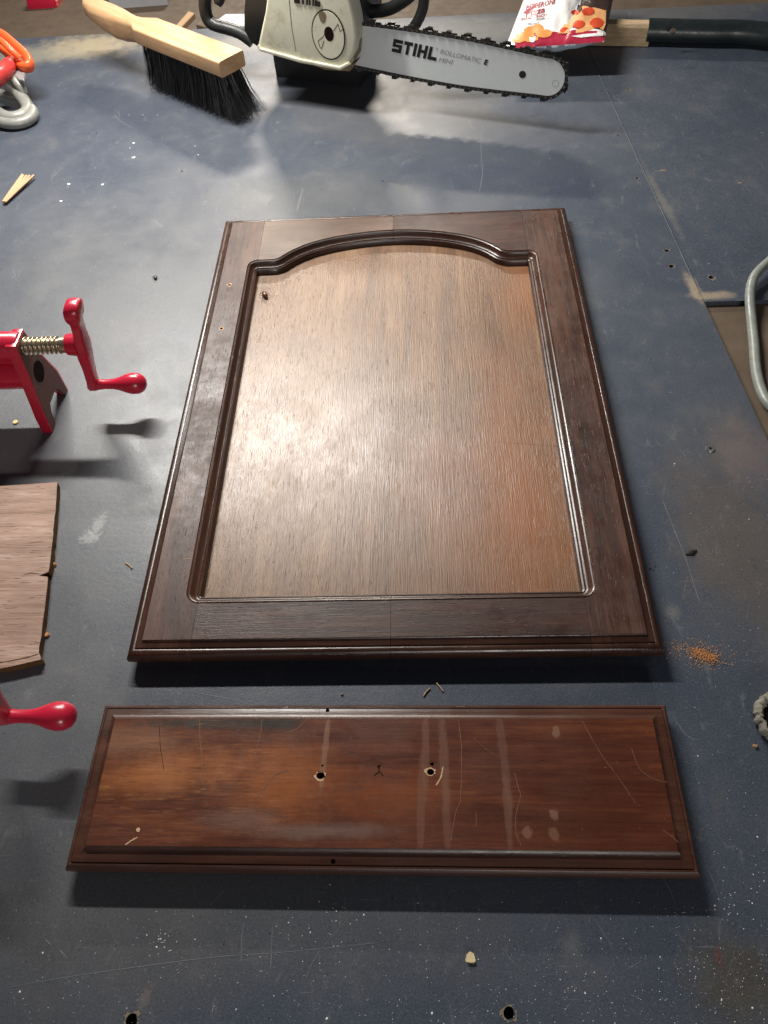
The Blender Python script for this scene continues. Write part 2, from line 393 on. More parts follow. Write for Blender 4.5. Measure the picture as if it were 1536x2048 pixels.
# ------------------------------------------------------------------ cabinet door
DARK = dict(dark=(0.024, 0.0105, 0.0075), mid=(0.052, 0.021, 0.0145), light=(0.090, 0.040, 0.026))
def worn(n, c):
    f = n.noise(n.obj, 60, 6, 0.75)
    return n.mix(n.ss(f, 0.58, 0.82, 0, 0.32), c, (0.15, 0.095, 0.07))
M['stile'] = mat_wood('dark_mahogany_upright', axis='Y', pores=0.5, rough=(0.34, 0.60), spec=0.42, streak=1.6, extra=worn, bump=0.4, **DARK)
M['rail'] = mat_wood('dark_mahogany_crosswise', axis='X', pores=0.4, rough=(0.34, 0.58), spec=0.42, streak=1.6, extra=worn, bump=0.38, **DARK)
M['rail_glare'] = mat_wood('glare_painted_mahogany_crosswise', (0.06, 0.034, 0.022), (0.115, 0.066, 0.042), (0.17, 0.105, 0.07), axis='X', pores=0.3, rough=(0.42, 0.55), extra=worn, bump=0.4)  # lamp glare on the top rail's left half, painted into the wood colour
for k_, ax_ in (('mould_y', 'Y'), ('mould_x', 'X')):
    M[k_] = mat_wood('glossy_mahogany_moulding', (0.020, 0.009, 0.006), (0.042, 0.017, 0.0105), (0.075, 0.032, 0.020), axis=ax_, pores=0.3, rough=(0.24, 0.36), figure=16, bump=0.2)
def panel_glare_tint(n, c):
    # glare gradient painted into the colour: paler left, redder middle and right
    for (px, py, rx, ry, col, k) in [(1040, 1000, .05, .20, (0.25, 0.080, 0.018), .8), (1050, 580, .035, .08, (0.22, 0.080, 0.022), .75), (880, 950, .05, .08, (0.19, 0.068, 0.028), .55),
                                     (950, 1150, .06, .05, (0.20, 0.085, 0.036), .5), (620, 800, .08, .14, (0.25, 0.155, 0.095), .55), (760, 530, .10, .02, (0.15, 0.075, 0.038), .6),  # pale glare patch and brown penumbra below the arch, painted in
                                     (620, 690, .07, .012, (0.17, 0.10, 0.06), .4), (1000, 560, .02, .025, (0.14, 0.065, 0.03), .6)]:
        p = at(px, py, .008); c = n.mix(n.math('MULTIPLY', n.blob(p.x, p.y, rx, ry, 0, 1.0, 0.5, 22), k), c, col)
    return c
M['panel'] = mat_wood('worn_mahogany_plywood', (0.108, 0.050, 0.023), (0.165, 0.082, 0.037), (0.225, 0.122, 0.060), axis='Y', pores=0.5, rough=(0.34, 0.45), figure=9, streak=1.5, bump=0.45, spec=0.65, fine=True, pscale=1700, extra=panel_glare_tint, porecol=(0.055, 0.025, 0.014), glints=0.5)
M['pit'] = plain('dark_screw_hole', (0.012, 0.007, 0.005), 0.9, 0.1)
M['raw'] = plain('pale_splintered_wood', (0.50, 0.33, 0.20), 0.8, 0.2, var=0.35, scale=800)
M['wood_scratch'] = plain('pale_wood_scratch', (0.165, 0.080, 0.050), 0.6, 0.3, var=0.35, scale=300)

XL, XR, YBT, YSH, MW = -0.161, 0.1578, -0.2375, 0.196, 0.0105
def arc(cx, cy, r, a0, a1, n=8):
    return [(cx+r*math.cos(math.radians(a0+(a1-a0)*k/n)), cy+r*math.sin(math.radians(a0+(a1-a0)*k/n))) for k in range(n+1)]
R_ = 0.0112
path = []
path += arc(XL+R_, YBT+R_, R_, 180, 270)
path += arc(XR-R_, YBT+R_, R_, 270, 360)
path += arc(XR-R_, YSH-R_, R_, 0, 90)
half = [(0.1215, 0.1962), (0.1165, 0.1985), (0.1120, 0.2035), (0.105, 0.2105), (0.094, 0.2190), (0.078, 0.2275), (0.058, 0.2345), (0.035, 0.2395), (0.015, 0.2420), (0.0, 0.2425)]
rt = [Vector((x*1.03, y, 0)) for x, y in half]; lf = [Vector((-x*1.09, y, 0)) for x, y in half]
arch = [(0.136, YSH)] + [(p.x, p.y) for p in spline(rt, 4)] + [(p.x, p.y) for p in reversed(spline(lf, 4)[:-1])] + [(-0.141, YSH)]
path += arch
path += arc(XL+R_, YSH-R_, R_, 90, 180)
# path runs anticlockwise round the opening
def offset_in(P, d):
    N = len(P); out = []
    for i in range(N):
        a, b_, c = Vector(P[i-1]), Vector(P[i]), Vector(P[(i+1) % N])
        t1 = (b_-a).normalized() if (b_-a).length > 1e-7 else (c-b_).normalized(); t2 = (c-b_).normalized() if (c-b_).length > 1e-7 else t1
        n1, n2 = Vector((-t1.y, t1.x)), Vector((-t2.y, t2.x)); nn = (n1+n2).normalized()
        k = 1/max(0.6, nn.dot(n1)); out.append(b_ + nn*d*k)
    return out
ZT, ZP = 0.0205, 0.0080
OUT = [(0.0, ZT), (-0.0003, ZT-0.0007), (-0.0010, ZT-0.0014), (-0.0030, ZT-0.0020), (-0.0052, ZT-0.0026), (-0.0057, ZT-0.0040), (-0.0066, ZT-0.0034), (-0.0080, ZT-0.0032),
       (-0.0096, ZT-0.0038), (-0.0109, ZT-0.0052), (-0.0118, ZT-0.0071), (-0.0122, ZT-0.0094), (-0.0121, ZT-0.0122), (-0.0114, ZT-0.0144), (-0.0100, ZT-0.0158), (-0.0020, ZT-0.0166), (-0.0020, 0.0003)]
INN = [(0.0, ZT), (0.0003, ZT-0.0005), (0.0008, ZT-0.0009), (0.0016, ZT-0.0004), (0.0026, ZT-0.0008), (0.0034, ZT-0.0022), (0.0046, ZT-0.0042), (0.0062, ZT-0.0054),
       (0.0070, ZT-0.0056), (0.0072, ZT-0.0066), (0.0082, ZT-0.0062), (0.0094, ZT-0.0068), (0.0102, ZT-0.0082), (MW, ZT-0.0100), (MW, 0.0003)]
FXo, FYo = 0.2-0.0122, 0.28-0.0122
def ring_pts(hw, hh, off): return [(-hw-off, -hh-off), (hw+off, -hh-off), (hw+off, hh+off), (-hw-off, hh+off)]
def build_frame():
    bm = bmesh.new()
    ol = [[bm.verts.new((x, y, z)) for x, y in ring_pts(FXo, FYo, -d)] for d, z in OUT]
    il = [[bm.verts.new((p[0], p[1], z)) for p in offset_in(path, d)] for d, z in INN]
    for L_ in (ol, il):
        for a, b_ in zip(L_, L_[1:]):
            N = len(a)
            for k in range(N): bm.faces.new((a[k], a[(k+1) % N], b_[(k+1) % N], b_[k]))
    for A, B in ((ol[0], il[0]), (ol[-1], il[-1])):
        ed = []
        for L_ in (A, B):
            N = len(L_)
            for k in range(N): ed.append(bm.edges.get((L_[k], L_[(k+1) % N])))
        bmesh.ops.triangle_fill(bm, edges=ed, use_beauty=True)
    bmesh.ops.remove_doubles(bm, verts=bm.verts, dist=1e-6)
    bmesh.ops.recalc_face_normals(bm, faces=bm.faces)
    for f in bm.faces:
        if min(v.co.z for v in f.verts) < ZT-1e-5: f.material_index = 3
    return bm
def cut(bm, co, no):
    g = bmesh.ops.bisect_plane(bm, geom=bm.verts[:]+bm.edges[:]+bm.faces[:], dist=1e-6, plane_co=co, plane_no=no, clear_outer=True)
    ed = [e for e in g['geom_cut'] if isinstance(e, bmesh.types.BMEdge)]
    bmesh.ops.triangle_fill(bm, edges=ed, use_beauty=True)
door = thing('cabinet_door', 'large dark mahogany cabinet door with arched recessed panel lying on the blue bench', 'cabinet door', (0, 0, 0))
xa, xb = XL+MW+0.0002, XR-MW-0.0002
G = 0.00012
pieces = [('stile', [((xa-G, 0, 0), (1, 0, 0))], 'stile'), ('stile', [((xb+G, 0, 0), (-1, 0, 0))], 'stile'),
          ('top_rail', [((xa+G, 0, 0), (-1, 0, 0)), ((-G, 0, 0), (1, 0, 0)), ((0, 0.05, 0), (0, -1, 0))], 'rail_glare'),
          ('top_rail', [((G, 0, 0), (-1, 0, 0)), ((xb-G, 0, 0), (1, 0, 0)), ((0, 0.05, 0), (0, -1, 0))], 'rail'),
          ('bottom_rail', [((xa+G, 0, 0), (-1, 0, 0)), ((-G, 0, 0), (1, 0, 0)), ((0, -0.05, 0), (0, 1, 0))], 'rail'),
          ('bottom_rail', [((G, 0, 0), (-1, 0, 0)), ((xb-G, 0, 0), (1, 0, 0)), ((0, -0.05, 0), (0, 1, 0))], 'rail')]
first = None
for nm, cuts, mt in pieces:
    bm = build_frame()
    for co, no in cuts: cut(bm, co, no)
    o = link(nm, bm, [M[mt], M['raw'], M['wood_scratch'], M['mould_y' if nm == 'stile' else 'mould_x']], door, smooth=32)
    if first is None: first = o
    if mt == 'rail_glare': o['label'] = 'left half of the arched top rail with painted-in paler glare'
h2 = [(at(459, 570, ZT).x, at(459, 570, ZT).y, ZT, .0016, .012, 1), (at(443, 657, ZT).x, at(443, 657, ZT).y, ZT, .0016, .012, 1)]
cut_holes(first, h2)
def mk(bm):
    for h in h2: chip(bm, (h[0], h[1], ZT), .0015, .0026, 1, 0.00015)
    ribbon(bm, [at(366, 1120, ZT), at(375, 1117, ZT), at(385, 1118, ZT)], .0006, 1)
add_marks(first, mk)
bm = bmesh.new()
pi = offset_in(path, MW-0.00015)
prism(bm, [Vector((p[0], p[1], ZP)) for p in pi], Vector((0, 0, -0.005)))
def fl(px, py): return at(px, py, ZP)
for pts, wd in [([(980, 884), (1050, 888), (1118, 892)], .0007), ([(1040, 760), (1060, 775), (1085, 778)], .0004), ([(540, 896), (545, 905)], .0018)]:
    ribbon(bm, [fl(*p) for p in pts], wd, 1)
for (x, y, r) in [(848, 625, .0008), (775, 500, .0006)]: chip(bm, fl(x, y), 0, r, 2)
link('panel', bm, [M['panel'], M['wood_scratch'], M['dark_bit']], door)

# ------------------------------------------------------------------ drawer front
DC = Vector((-0.0082, -0.3727, 0)); DA = -0.009; DW, DH = 0.2005, 0.0552
def d2w(x, y, z=0.0):
    c, s_ = math.cos(DA), math.sin(DA); return Vector((DC.x+c*x-s_*y, DC.y+s_*x+c*y, z))
def w2d(p):
    c, s_ = math.cos(-DA), math.sin(-DA); q = p-DC; return (c*q.x-s_*q.y, s_*q.x+c*q.y)
def drawer_wear(n, c):
    # brighter orange grain to the left; dust-grey smears across it
    def b(px, py, rx, ry, col, k, rot=0.0, soft=0.9, nz=0.5, ns=30):
        nonlocal c
        x, y = w2d(at(px, py, 0.0205))
        c = n.mix(n.math('MULTIPLY', n.blob(x, y, rx, ry, rot, soft, nz, ns), k), c, col)
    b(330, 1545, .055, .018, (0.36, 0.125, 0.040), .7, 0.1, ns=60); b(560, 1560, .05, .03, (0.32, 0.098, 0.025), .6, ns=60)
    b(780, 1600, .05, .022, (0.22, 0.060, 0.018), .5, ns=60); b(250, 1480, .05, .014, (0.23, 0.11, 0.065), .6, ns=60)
    b(430, 1447, .06, .0048, (0.035, 0.026, 0.02), .9, 0.0, .5, .6, 90); b(560, 1445, .022, .006, (0.025, 0.018, 0.013), .85, 0.0, .5, .6, 90)
    b(660, 1662, .05, .006, (0.17, 0.11, 0.09), .6, 0.02, .8, .8, 50); b(480, 1640, .03, .009, (0.15, 0.10, 0.085), .5, 0, .9, .6, 50)
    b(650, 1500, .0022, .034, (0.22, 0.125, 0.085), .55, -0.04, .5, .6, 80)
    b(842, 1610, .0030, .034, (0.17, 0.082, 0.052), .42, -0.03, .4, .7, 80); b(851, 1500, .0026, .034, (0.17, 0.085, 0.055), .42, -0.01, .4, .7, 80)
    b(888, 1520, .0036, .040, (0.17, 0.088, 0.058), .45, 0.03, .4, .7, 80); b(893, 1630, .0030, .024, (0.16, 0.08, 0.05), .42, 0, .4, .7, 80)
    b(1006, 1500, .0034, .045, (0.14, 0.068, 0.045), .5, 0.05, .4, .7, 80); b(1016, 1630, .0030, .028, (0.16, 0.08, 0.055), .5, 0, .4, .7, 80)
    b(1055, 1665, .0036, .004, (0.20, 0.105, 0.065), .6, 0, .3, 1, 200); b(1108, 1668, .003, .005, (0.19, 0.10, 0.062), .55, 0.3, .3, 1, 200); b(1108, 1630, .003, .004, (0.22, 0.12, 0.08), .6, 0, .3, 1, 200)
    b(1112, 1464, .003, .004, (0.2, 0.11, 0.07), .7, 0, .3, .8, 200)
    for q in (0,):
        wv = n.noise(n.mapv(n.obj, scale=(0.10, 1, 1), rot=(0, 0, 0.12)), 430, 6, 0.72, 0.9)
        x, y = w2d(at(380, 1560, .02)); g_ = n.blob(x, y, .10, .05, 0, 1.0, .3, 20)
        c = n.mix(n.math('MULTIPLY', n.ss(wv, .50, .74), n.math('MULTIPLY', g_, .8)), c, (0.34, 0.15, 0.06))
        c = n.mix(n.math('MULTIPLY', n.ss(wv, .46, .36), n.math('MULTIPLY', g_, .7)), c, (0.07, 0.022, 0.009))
    return c
M['drawer'] = mat_wood('red_brown_mahogany', (0.052, 0.013, 0.0066), (0.092, 0.024, 0.0105), (0.140, 0.041, 0.016), axis='X', pores=0.55, rough=(0.30, 0.42), figure=26, streak=1.4, bump=0.12, extra=drawer_wear)
M['drawer_edge'] = mat_wood('dark_mahogany_moulding', (0.035, 0.013, 0.008), (0.068, 0.026, 0.016), (0.11, 0.046, 0.028), axis='X', pores=0.3, rough=(0.30, 0.42), figure=16, bump=0.2)
dr = thing('drawer_front', 'reddish mahogany drawer front with two splintered knob holes in front of the door', 'drawer front', DC, DA)
PRF = [(0.0, ZT), (-0.0003, ZT-0.0005), (-0.0010, ZT-0.0014), (-0.0022, ZT-0.0024), (-0.0040, ZT-0.0032), (-0.0062, ZT-0.0036), (-0.0080, ZT-0.0042), (-0.0084, ZT-0.0055), (-0.0090, ZT-0.0049), (-0.0100, ZT-0.0050), (-0.0110, ZT-0.0060), (-0.0117, ZT-0.0078), (-0.0120, ZT-0.0100),
       (-0.0120, ZT-0.0130), (-0.0114, ZT-0.0150), (-0.0104, ZT-0.0158), (-0.0030, ZT-0.0158), (-0.0030, 0.0003)]
bm = bmesh.new(); loops = []
for d, z in PRF: loops.append([bm.verts.new(d2w(x, y, z)) for x, y in ring_pts(DW-.0132, DH-.0132, -d*1.1)])
fs = []
for a, b_ in zip(loops, loops[1:]):
    for k in range(4): bm.faces.new((a[k], a[(k+1) % 4], b_[(k+1) % 4], b_[k])).material_index = 1
f = bm.faces.new(loops[0]); bm.faces.new(loops[-1])
board = link('board', bm, [M['drawer'], M['drawer_edge'], M['raw'], M['wood_scratch'], M['pit']], dr, smooth=30)
def hz(px, py, z, r, dep, sq=1): p = at(px, py, z); return (p.x, p.y, z, r, dep, sq)
hd = [hz(641, 1551, ZT, .0030, .017), hz(861, 1544, ZT, .0026, .017), hz(645, 1531, ZT, .0009, .005), hz(864, 1528, ZT, .0013, .005), hz(757, 1533, ZT, .0010, .004), hz(655, 1421, ZT-.004, .0016, .008), hz(667, 1724, ZT-.006, .0016, .008)]
cut_holes(board, hd)
def mk2(bm):
    for h, k in ((hd[0], 1.22), (hd[1], 1.35)): chip(bm, (h[0], h[1], ZT), h[3]*.95, h[3]*k, 2, 0.00015, 16, .85)
    def F(px, py): return at(px, py, ZT)
    S = [([(915, 1435), (922, 1480), (923, 1530), (921, 1598), (913, 1620), (905, 1660), (903, 1680)], .0006, 3), ([(1029, 1545), (1036, 1575), (1041, 1592), (1032, 1630), (1032, 1665), (1042, 1692)], .0006, 3),
         ([(1163, 1440), (1200, 1505), (1240, 1560), (1272, 1608)], .0005, 3), ([(1262, 1495), (1275, 1530), (1290, 1548), (1318, 1562), (1335, 1564)], .0005, 3),
         ([(1325, 1660), (1342, 1672), (1358, 1685)], .0006, 3), ([(398, 1440), (404, 1520), (406, 1570)], .0007, 3), ([(525, 1438), (518, 1480), (505, 1535)], .0006, 3),
         ([(576, 1540), (548, 1552), (525, 1582), (510, 1598)], .0008, 3), ([(505, 1617), (540, 1625), (572, 1634)], .0006, 3), ([(560, 1468), (590, 1460), (610, 1443), (622, 1434)], .0006, 3), ([(598, 1472), (608, 1458)], .0006, 3),
         ([(886, 1533), (883, 1550), (876, 1565), (872, 1570)], .0012, 2), ([(619, 1543), (622, 1555), (627, 1565)], .0006, 3), ([(742, 1623), (772, 1622)], .0005, 3), ([(250, 1690), (265, 1680), (275, 1675)], .0011, 2),
         ([(318, 1450), (322, 1500), (328, 1540)], .0004, 4), ([(757, 1540), (760, 1531), (763, 1529)], .0006, 4), ([(757, 1532), (758, 1543), (752, 1548), (749, 1552)], .0009, 4), ([(758, 1543), (763, 1547), (766, 1552)], .0007, 4),
         ([(952, 1624), (953, 1655)], .0005, 3), ([(945, 1475), (975, 1500), (1000, 1516)], .0004, 3), ([(480, 1640), (430, 1645), (390, 1650)], .0004, 3)]
    for pts, wd, mi in S: ribbon(bm, [q+Vector((random.gauss(0, .00012), random.gauss(0, .00012), 0)) for q in spline([F(*p) for p in pts], 7)], wd*.85, mi)
    chip(bm, F(276, 1659), 0, .0014, 2, .00015, 8)
    for k in range(70):
        x, y = random.uniform(-.185, .185), random.uniform(-.04, .04)
        chip(bm, d2w(x, y, ZT), 0, random.uniform(.0002, .0005), 3, .00012, 5)
add_marks(board, mk2)

# ------------------------------------------------------------------ chainsaw
M['black_plastic'] = plain('black_plastic', (0.018, 0.019, 0.020), 0.42, 0.5, var=0.4, scale=80, bump=0.15)
def mat_cream():
    n = NT('grimy_cream_plastic'); f = n.noise(n.obj, 34, 6, 0.7); g_ = n.noise(n.obj, 400, 3)
    c = n.mix(n.ss(f, .5, .78, 0, .75), (0.68, 0.67, 0.52), (0.36, 0.30, 0.18))
    c = n.mix(n.ss(g_, .6, .75, 0, .3), c, (0.30, 0.24, 0.16)); n.bump(g_, .12, .0005)
    return n.out(c, 0.5, 0.4)
M['cream'] = mat_cream()
M['grimy'] = plain('oily_sprocket_housing', (0.21, 0.155, 0.09), 0.5, 0.4, var=0.6, scale=90)
M['seam_dark'] = plain('dark_moulded_line', (0.03, 0.026, 0.02), 0.7, 0.2)
M['bar_steel'] = plain('pale_grey_painted_steel', (0.66, 0.70, 0.69), 0.42, 0.45, var=0.06, scale=90)
M['bar_edge'] = plain('bare_steel_edge', (0.20, 0.20, 0.19), 0.4, 0.5, metal=0.8, var=0.3)
M['chain'] = plain('oily_chain_steel', (0.045, 0.043, 0.038), 0.32, 0.6, metal=0.6, var=0.6, scale=300)
M['rivet'] = plain('chain_rivet_steel', (0.40, 0.38, 0.33), 0.3, 0.6, metal=0.85, var=0.3)
M['ink'] = plain('black_print', (0.012, 0.012, 0.012), 0.5, 0.4, var=0.1)
M['ink_grey'] = plain('grey_print', (0.25, 0.265, 0.265), 0.5, 0.4, var=0.1)

A_ = at(705, 88, 0.078); B_ = at(1136, 160, 0.064)
uh = (B_-A_); Lbar = uh.length; U1 = uh.normalized()
n1 = Vector((uh.y, -uh.x, 0)).normalized()            # towards the camera
if n1.y > 0: n1 = -n1
V1 = n1.cross(U1) if n1.cross(U1).z > 0 else U1.cross(n1)
def bl(u, v, d=0.0): return A_ + U1*u + V1*v + n1*d
saw = thing('chainsaw', 'chainsaw with cream side cover and pale grey guide bar standing behind the door', 'chainsaw', (A_.x-0.05, A_.y+0.03, 0))
# bar outline: slightly bellied, rounded nose
HB = 0.0258
def bar_half(u):
    t = max(0, min(1, u/Lbar)); return HB*(0.97+0.10*math.sin(math.pi*min(1, t*1.15)) - 0.13*max(0, (t-0.55)/0.45))
nose_r = bar_half(Lbar-0.02)*0.93; un = Lbar-nose_r-0.004
top_o = [(u, bar_half(u)) for u in [ -0.03+ (un+0.03)*k/24 for k in range(25)]]
nose = [(un+math.cos(a)*nose_r, math.sin(a)*top_o[-1][1]) for a in [math.pi/2 - math.pi*k/16 for k in range(1, 16)]]
outl = top_o + nose + [(u, -h) for u, h in reversed(top_o)]
bm = bmesh.new(); prism(bm, [bl(u, v, 0.0022) for u, v in outl], n1*-0.0044)
def disc(bm, c, r, d, mi=0, n=18, r0=0.0):
    v = [bm.verts.new(bl(c[0]+math.cos(2*math.pi*k/n)*r, c[1]+math.sin(2*math.pi*k/n)*r, d)) for k in range(n)]
    if not r0: bm.faces.new(v).material_index = mi
    else:
        w_ = [bm.verts.new(bl(c[0]+math.cos(2*math.pi*k/n)*r0, c[1]+math.sin(2*math.pi*k/n)*r0, d)) for k in range(n)]
        for k in range(n): bm.faces.new((v[k], v[(k+1) % n], w_[(k+1) % n], w_[k])).material_index = mi
def on_bar(px, py, d=0.0022):
    p = at_plane(px, py, A_+n1*d, n1)-A_; return (p.dot(U1), p.dot(V1))
disc(bm, on_bar(1045, 149), .0046, .00235, 1); disc(bm, on_bar(1111, 167), .0044, .0023, 2, 20, .0040)
link('guide_bar', bm, [M['bar_steel'], M['seam_dark'], M['ink_grey']], saw, smooth=30)
# lettering, on the bar face
def map_tri(bm, V, Fc, fn, mi=0):
    vv = [bm.verts.new(fn(x, y)) for x, y in V]
    for f in Fc:
        try: bm.faces.new([vv[i] for i in f]).material_index = mi
        except ValueError: pass
bm = bmesh.new()
p0 = on_bar(783, 103); p1 = on_bar(872, 122); th = math.atan2(p1[1]-p0[1], p1[0]-p0[0]); W_ = math.hypot(p1[0]-p0[0], p1[1]-p0[1])
pt = on_bar(789, 77); H_ = (-(pt[0]-p0[0])*math.sin(th)+(pt[1]-p0[1])*math.cos(th))*0.98
T = 0.27
LET = {'S': (0.95, [(0, 0, .95, T), (0, .40, .95, .40+.22), (0, 1-T, .95, 1), (0, .5, T*1.1, 1), (.95-T*1.1, 0, .95, .5)]),
       'T': (0.86, [(0, 1-T, .86, 1), (.29, 0, .29+T*1.1, 1)]), 'I': (0.30, [(0, 0, .30, 1)]),
       'H': (0.92, [(0, 0, .30, 1), (.62, 0, .92, 1), (.2, .39, .7, .39+.23)]), 'L': (0.88, [(0, 0, .30, 1), (0, 0, .88, T)])}
tot = sum(LET[c][0] for c in 'STIHL')+4*.14; sx = W_/tot/1.0; cur = 0.0
def lp(x, y, d=.00245):
    xx = x*sx+y*H_*0.16; yy = y*H_
    return bl(p0[0]+xx*math.cos(th)-yy*math.sin(th), p0[1]+xx*math.sin(th)+yy*math.cos(th), d)
for ch in 'STIHL':
    wd, rs = LET[ch]
    for i, (x0, y0, x1, y1) in enumerate(rs):
        bm.faces.new([bm.verts.new(lp(cur+a, b_, .00245+i*.00002)) for a, b_ in ((x0, y0), (x1, y0), (x1, y1), (x0, y1))])
    cur += wd+.14
def bar_text(s, pxl, pyl, pxr, pyr, mi, size_px, off=0.0, shear=.25):
    a = on_bar(pxl, pyl); b_ = on_bar(pxr, pyr); V, Fc, x0, x1 = text_polys(s, 1.0, off, shear)
    t_ = math.atan2(b_[1]-a[1], b_[0]-a[0]); sc_ = math.hypot(b_[0]-a[0], b_[1]-a[1])/(x1-x0)
    tp = on_bar(pxl, pyl-size_px); hh = (tp[1]-a[1])/0.72
    def fn(x, y):
        X, Y = (x-x0)*sc_, y*hh
        return bl(a[0]+X*math.cos(t_)-Y*math.sin(t_), a[1]+X*math.sin(t_)+Y*math.cos(t_), .00245)
    map_tri(bm, V, Fc, fn, mi)
bar_text('ROLLOMATIC', 880, 107, 962, 127, 1, 10, .0); bar_text('E', 967, 128, 976, 130, 0, 10, .06)
bar_text('MINI', 877, 124, 906, 129, 1, 10, .0)
disc(bm, on_bar(874, 98), .0017, .0024, 1, 12, .0012)
link('lettering', bm, [M['ink'], M['ink_grey']], saw)
# chain: side plates, cutters and rivets along the rim
bm = bmesh.new()
loopp = [(u, v) for u, v in outl]
seglen = []; 
for a, b_ in zip(loopp, loopp[1:]): seglen.append(math.hypot(b_[0]-a[0], b_[1]-a[1]))
tot_l = sum(seglen); pitch = 0.0064; n_ = int(tot_l/pitch)
def along(s_):
    for (a, b_), l_ in zip(zip(loopp, loopp[1:]), seglen):
        if s_ <= l_: k = s_/l_; return ((a[0]+(b_[0]-a[0])*k, a[1]+(b_[1]-a[1])*k), math.atan2(b_[1]-a[1], b_[0]-a[0]))
        s_ -= l_
    return loopp[-1], math.pi
for i in range(n_):
    (u, v), an = along((i+.5)*pitch)
    ox, oy = -math.sin(an), math.cos(an)            # outward of the (clockwise) outline
    c3 = bl(u+ox*.0022, v+oy*.0022, 0)
    T3 = (U1*math.cos(an)+V1*math.sin(an)); O3 = (U1*ox+V1*oy)
    mm = Matrix((T3, O3, n1)).transposed().to_4x4(); mm.translation = c3
    for s_ in (-1, 1):
        if (i % 2 == 0) or s_ == 1:
            box(bm, (0, 0, s_*.0024+(0.0006 if i % 2 else 0)), (.0078, .0040, .0010), mm, 0, .0008)
    box(bm, (0, -.0022, 0), (.0040, .0050, .0013), mm, 0)
    k = i % 8
    if k in (1, 5):      # cutter with raised top plate, alternating sides
        sd = 1 if k == 1 else -1
        box(bm, (0, .0030, sd*.0022), (.0075, .0042, .0010), mm, 0, .0003)
        box(bm, (.0006, .0050, sd*.0008), (.0062, .0009, .0040), mm, 0)
        box(bm, (-.0052, .0022, sd*.0022), (.0030, .0030, .0010), mm, 0)
    for s_ in (-.0032, .0032):
        g = bmesh.ops.create_cone(bm, cap_ends=True, segments=8, radius1=.0009, radius2=.0008, depth=.0007, matrix=mm @ Matrix.Translation((s_, 0, .0034)))
        for vv in g['verts']:
            for f in vv.link_faces: f.material_index = 1
link('chain', bm, [M['chain'], M['rivet']], saw)
# cream side cover
dC = 0.026
def sp(px, py, d=dC): return at_plane(px, py, A_+n1*d, n1)
cov = [(548, -120), (536, -20), (530, 25), (522, 62), (516, 90), (519, 99), (545, 108), (600, 121), (650, 132), (678, 137), (697, 128), (709, 105), (713, 75), (709, 40), (700, 5), (690, -40), (680, -120)]
bm = bmesh.new(); prism(bm, [sp(*p) for p in cov], n1*-.030, 0, .0035, 3)
def line_on(bm, pts, wd, mi, d):
    P3 = [sp(x, y, d) for x, y in pts]
    for a, b_ in zip(P3, P3[1:]):
        t = (b_-a).normalized(); s_ = t.cross(n1)*wd/2; e = t*wd*.3
        bm.faces.new([bm.verts.new(q) for q in (a+s_-e, a-s_-e, b_-s_+e, b_+s_+e)]).material_index = mi
line_on(bm, [(577, -20), (580, 20), (584, 60), (592, 103)], .0008, 1, dC+.0002)
link('side_cover', bm, [M['cream'], M['seam_dark']], saw, smooth=40)
bm = bmesh.new()
prism(bm, [sp(x, y, dC+.003) for x, y in [(516, 90), (520, 97), (600, 119), (678, 134), (697, 125), (700, 130), (680, 141), (600, 126), (520, 103), (513, 94)]], n1*-.02, 0, .001, 2)
link('cover_rim', bm, M['cream'], saw, smooth=40)
bm = bmesh.new()
prism(bm, [sp(x, y, .012) for x, y in [(690, 30), (712, 45), (719, 80), (717, 108), (703, 130), (716, 120), (700, 143), (650, 140), (620, 128)]], n1*-.02, 0, .002, 2)
link('sprocket_housing', bm, M['grimy'], saw, smooth=40)
# round tensioner wheel
cc = sp(657, 70, dC); bm = bmesh.new(); rr = (sp(657, 22, dC)-sp(657, 119, dC)).length/2; cs = (sp(626, 70, dC)-sp(690, 70, dC)).length/2
def wheel_ring(r0, r1, d0, d1, mi, n=40):
    V = []
    for r, d in ((r0, d0), (r0, d1), (r1, d1), (r1, d0)):
        V.append([bm.verts.new(cc+U1*math.cos(2*math.pi*k/n)*cs*r+V1*math.sin(2*math.pi*k/n)*rr*r+n1*d) for k in range(n)])
    for a, b_ in zip(V, V[1:]):
        for k in range(n): bm.faces.new((a[k], a[(k+1) % n], b_[(k+1) % n], b_[k])).material_index = mi
wheel_ring(.97, 1.03, 0.0, .0008, 1); 
V = [bm.verts.new(cc+U1*math.cos(2*math.pi*k/40)*cs*.96+V1*math.sin(2*math.pi*k/40)*rr*.96+n1*.0012) for k in range(40)]
V0 = [bm.verts.new(v.co-n1*.0012) for v in V]
bm.faces.new(V)
for k in range(40): bm.faces.new((V[k], V[(k+1) % 40], V0[(k+1) % 40], V0[k]))
for (x, y, rx, ry, mi) in ((658, 68, .0068, .0088, 2), (645, 34, .0052, .0070, 3)):
    c_ = sp(x, y, dC+.0014); bm.faces.new([bm.verts.new(c_+U1*math.cos(a)*rx*(1+.12*math.sin(3*a)*(mi == 3))+V1*math.sin(a)*ry) for a in [2*math.pi*k/18 for k in range(18)]]).material_index = mi
line_on(bm, [(640, 95), (636, 82), (646, 74)], .0009, 1, dC+.0014); line_on(bm, [(640, 95), (643, 97), (648, 82)], .0009, 1, dC+.0014)
line_on(bm, [(667, 62), (676, 48), (680, 63), (686, 58)], .0009, 1, dC+.0014); line_on(bm, [(646, 74), (652, 62), (660, 58)], .0006, 1, dC+.0014)
link('tensioner_wheel', bm, [M['cream'], M['seam_dark'], M['pit'], M['grimy']], saw, smooth=40)
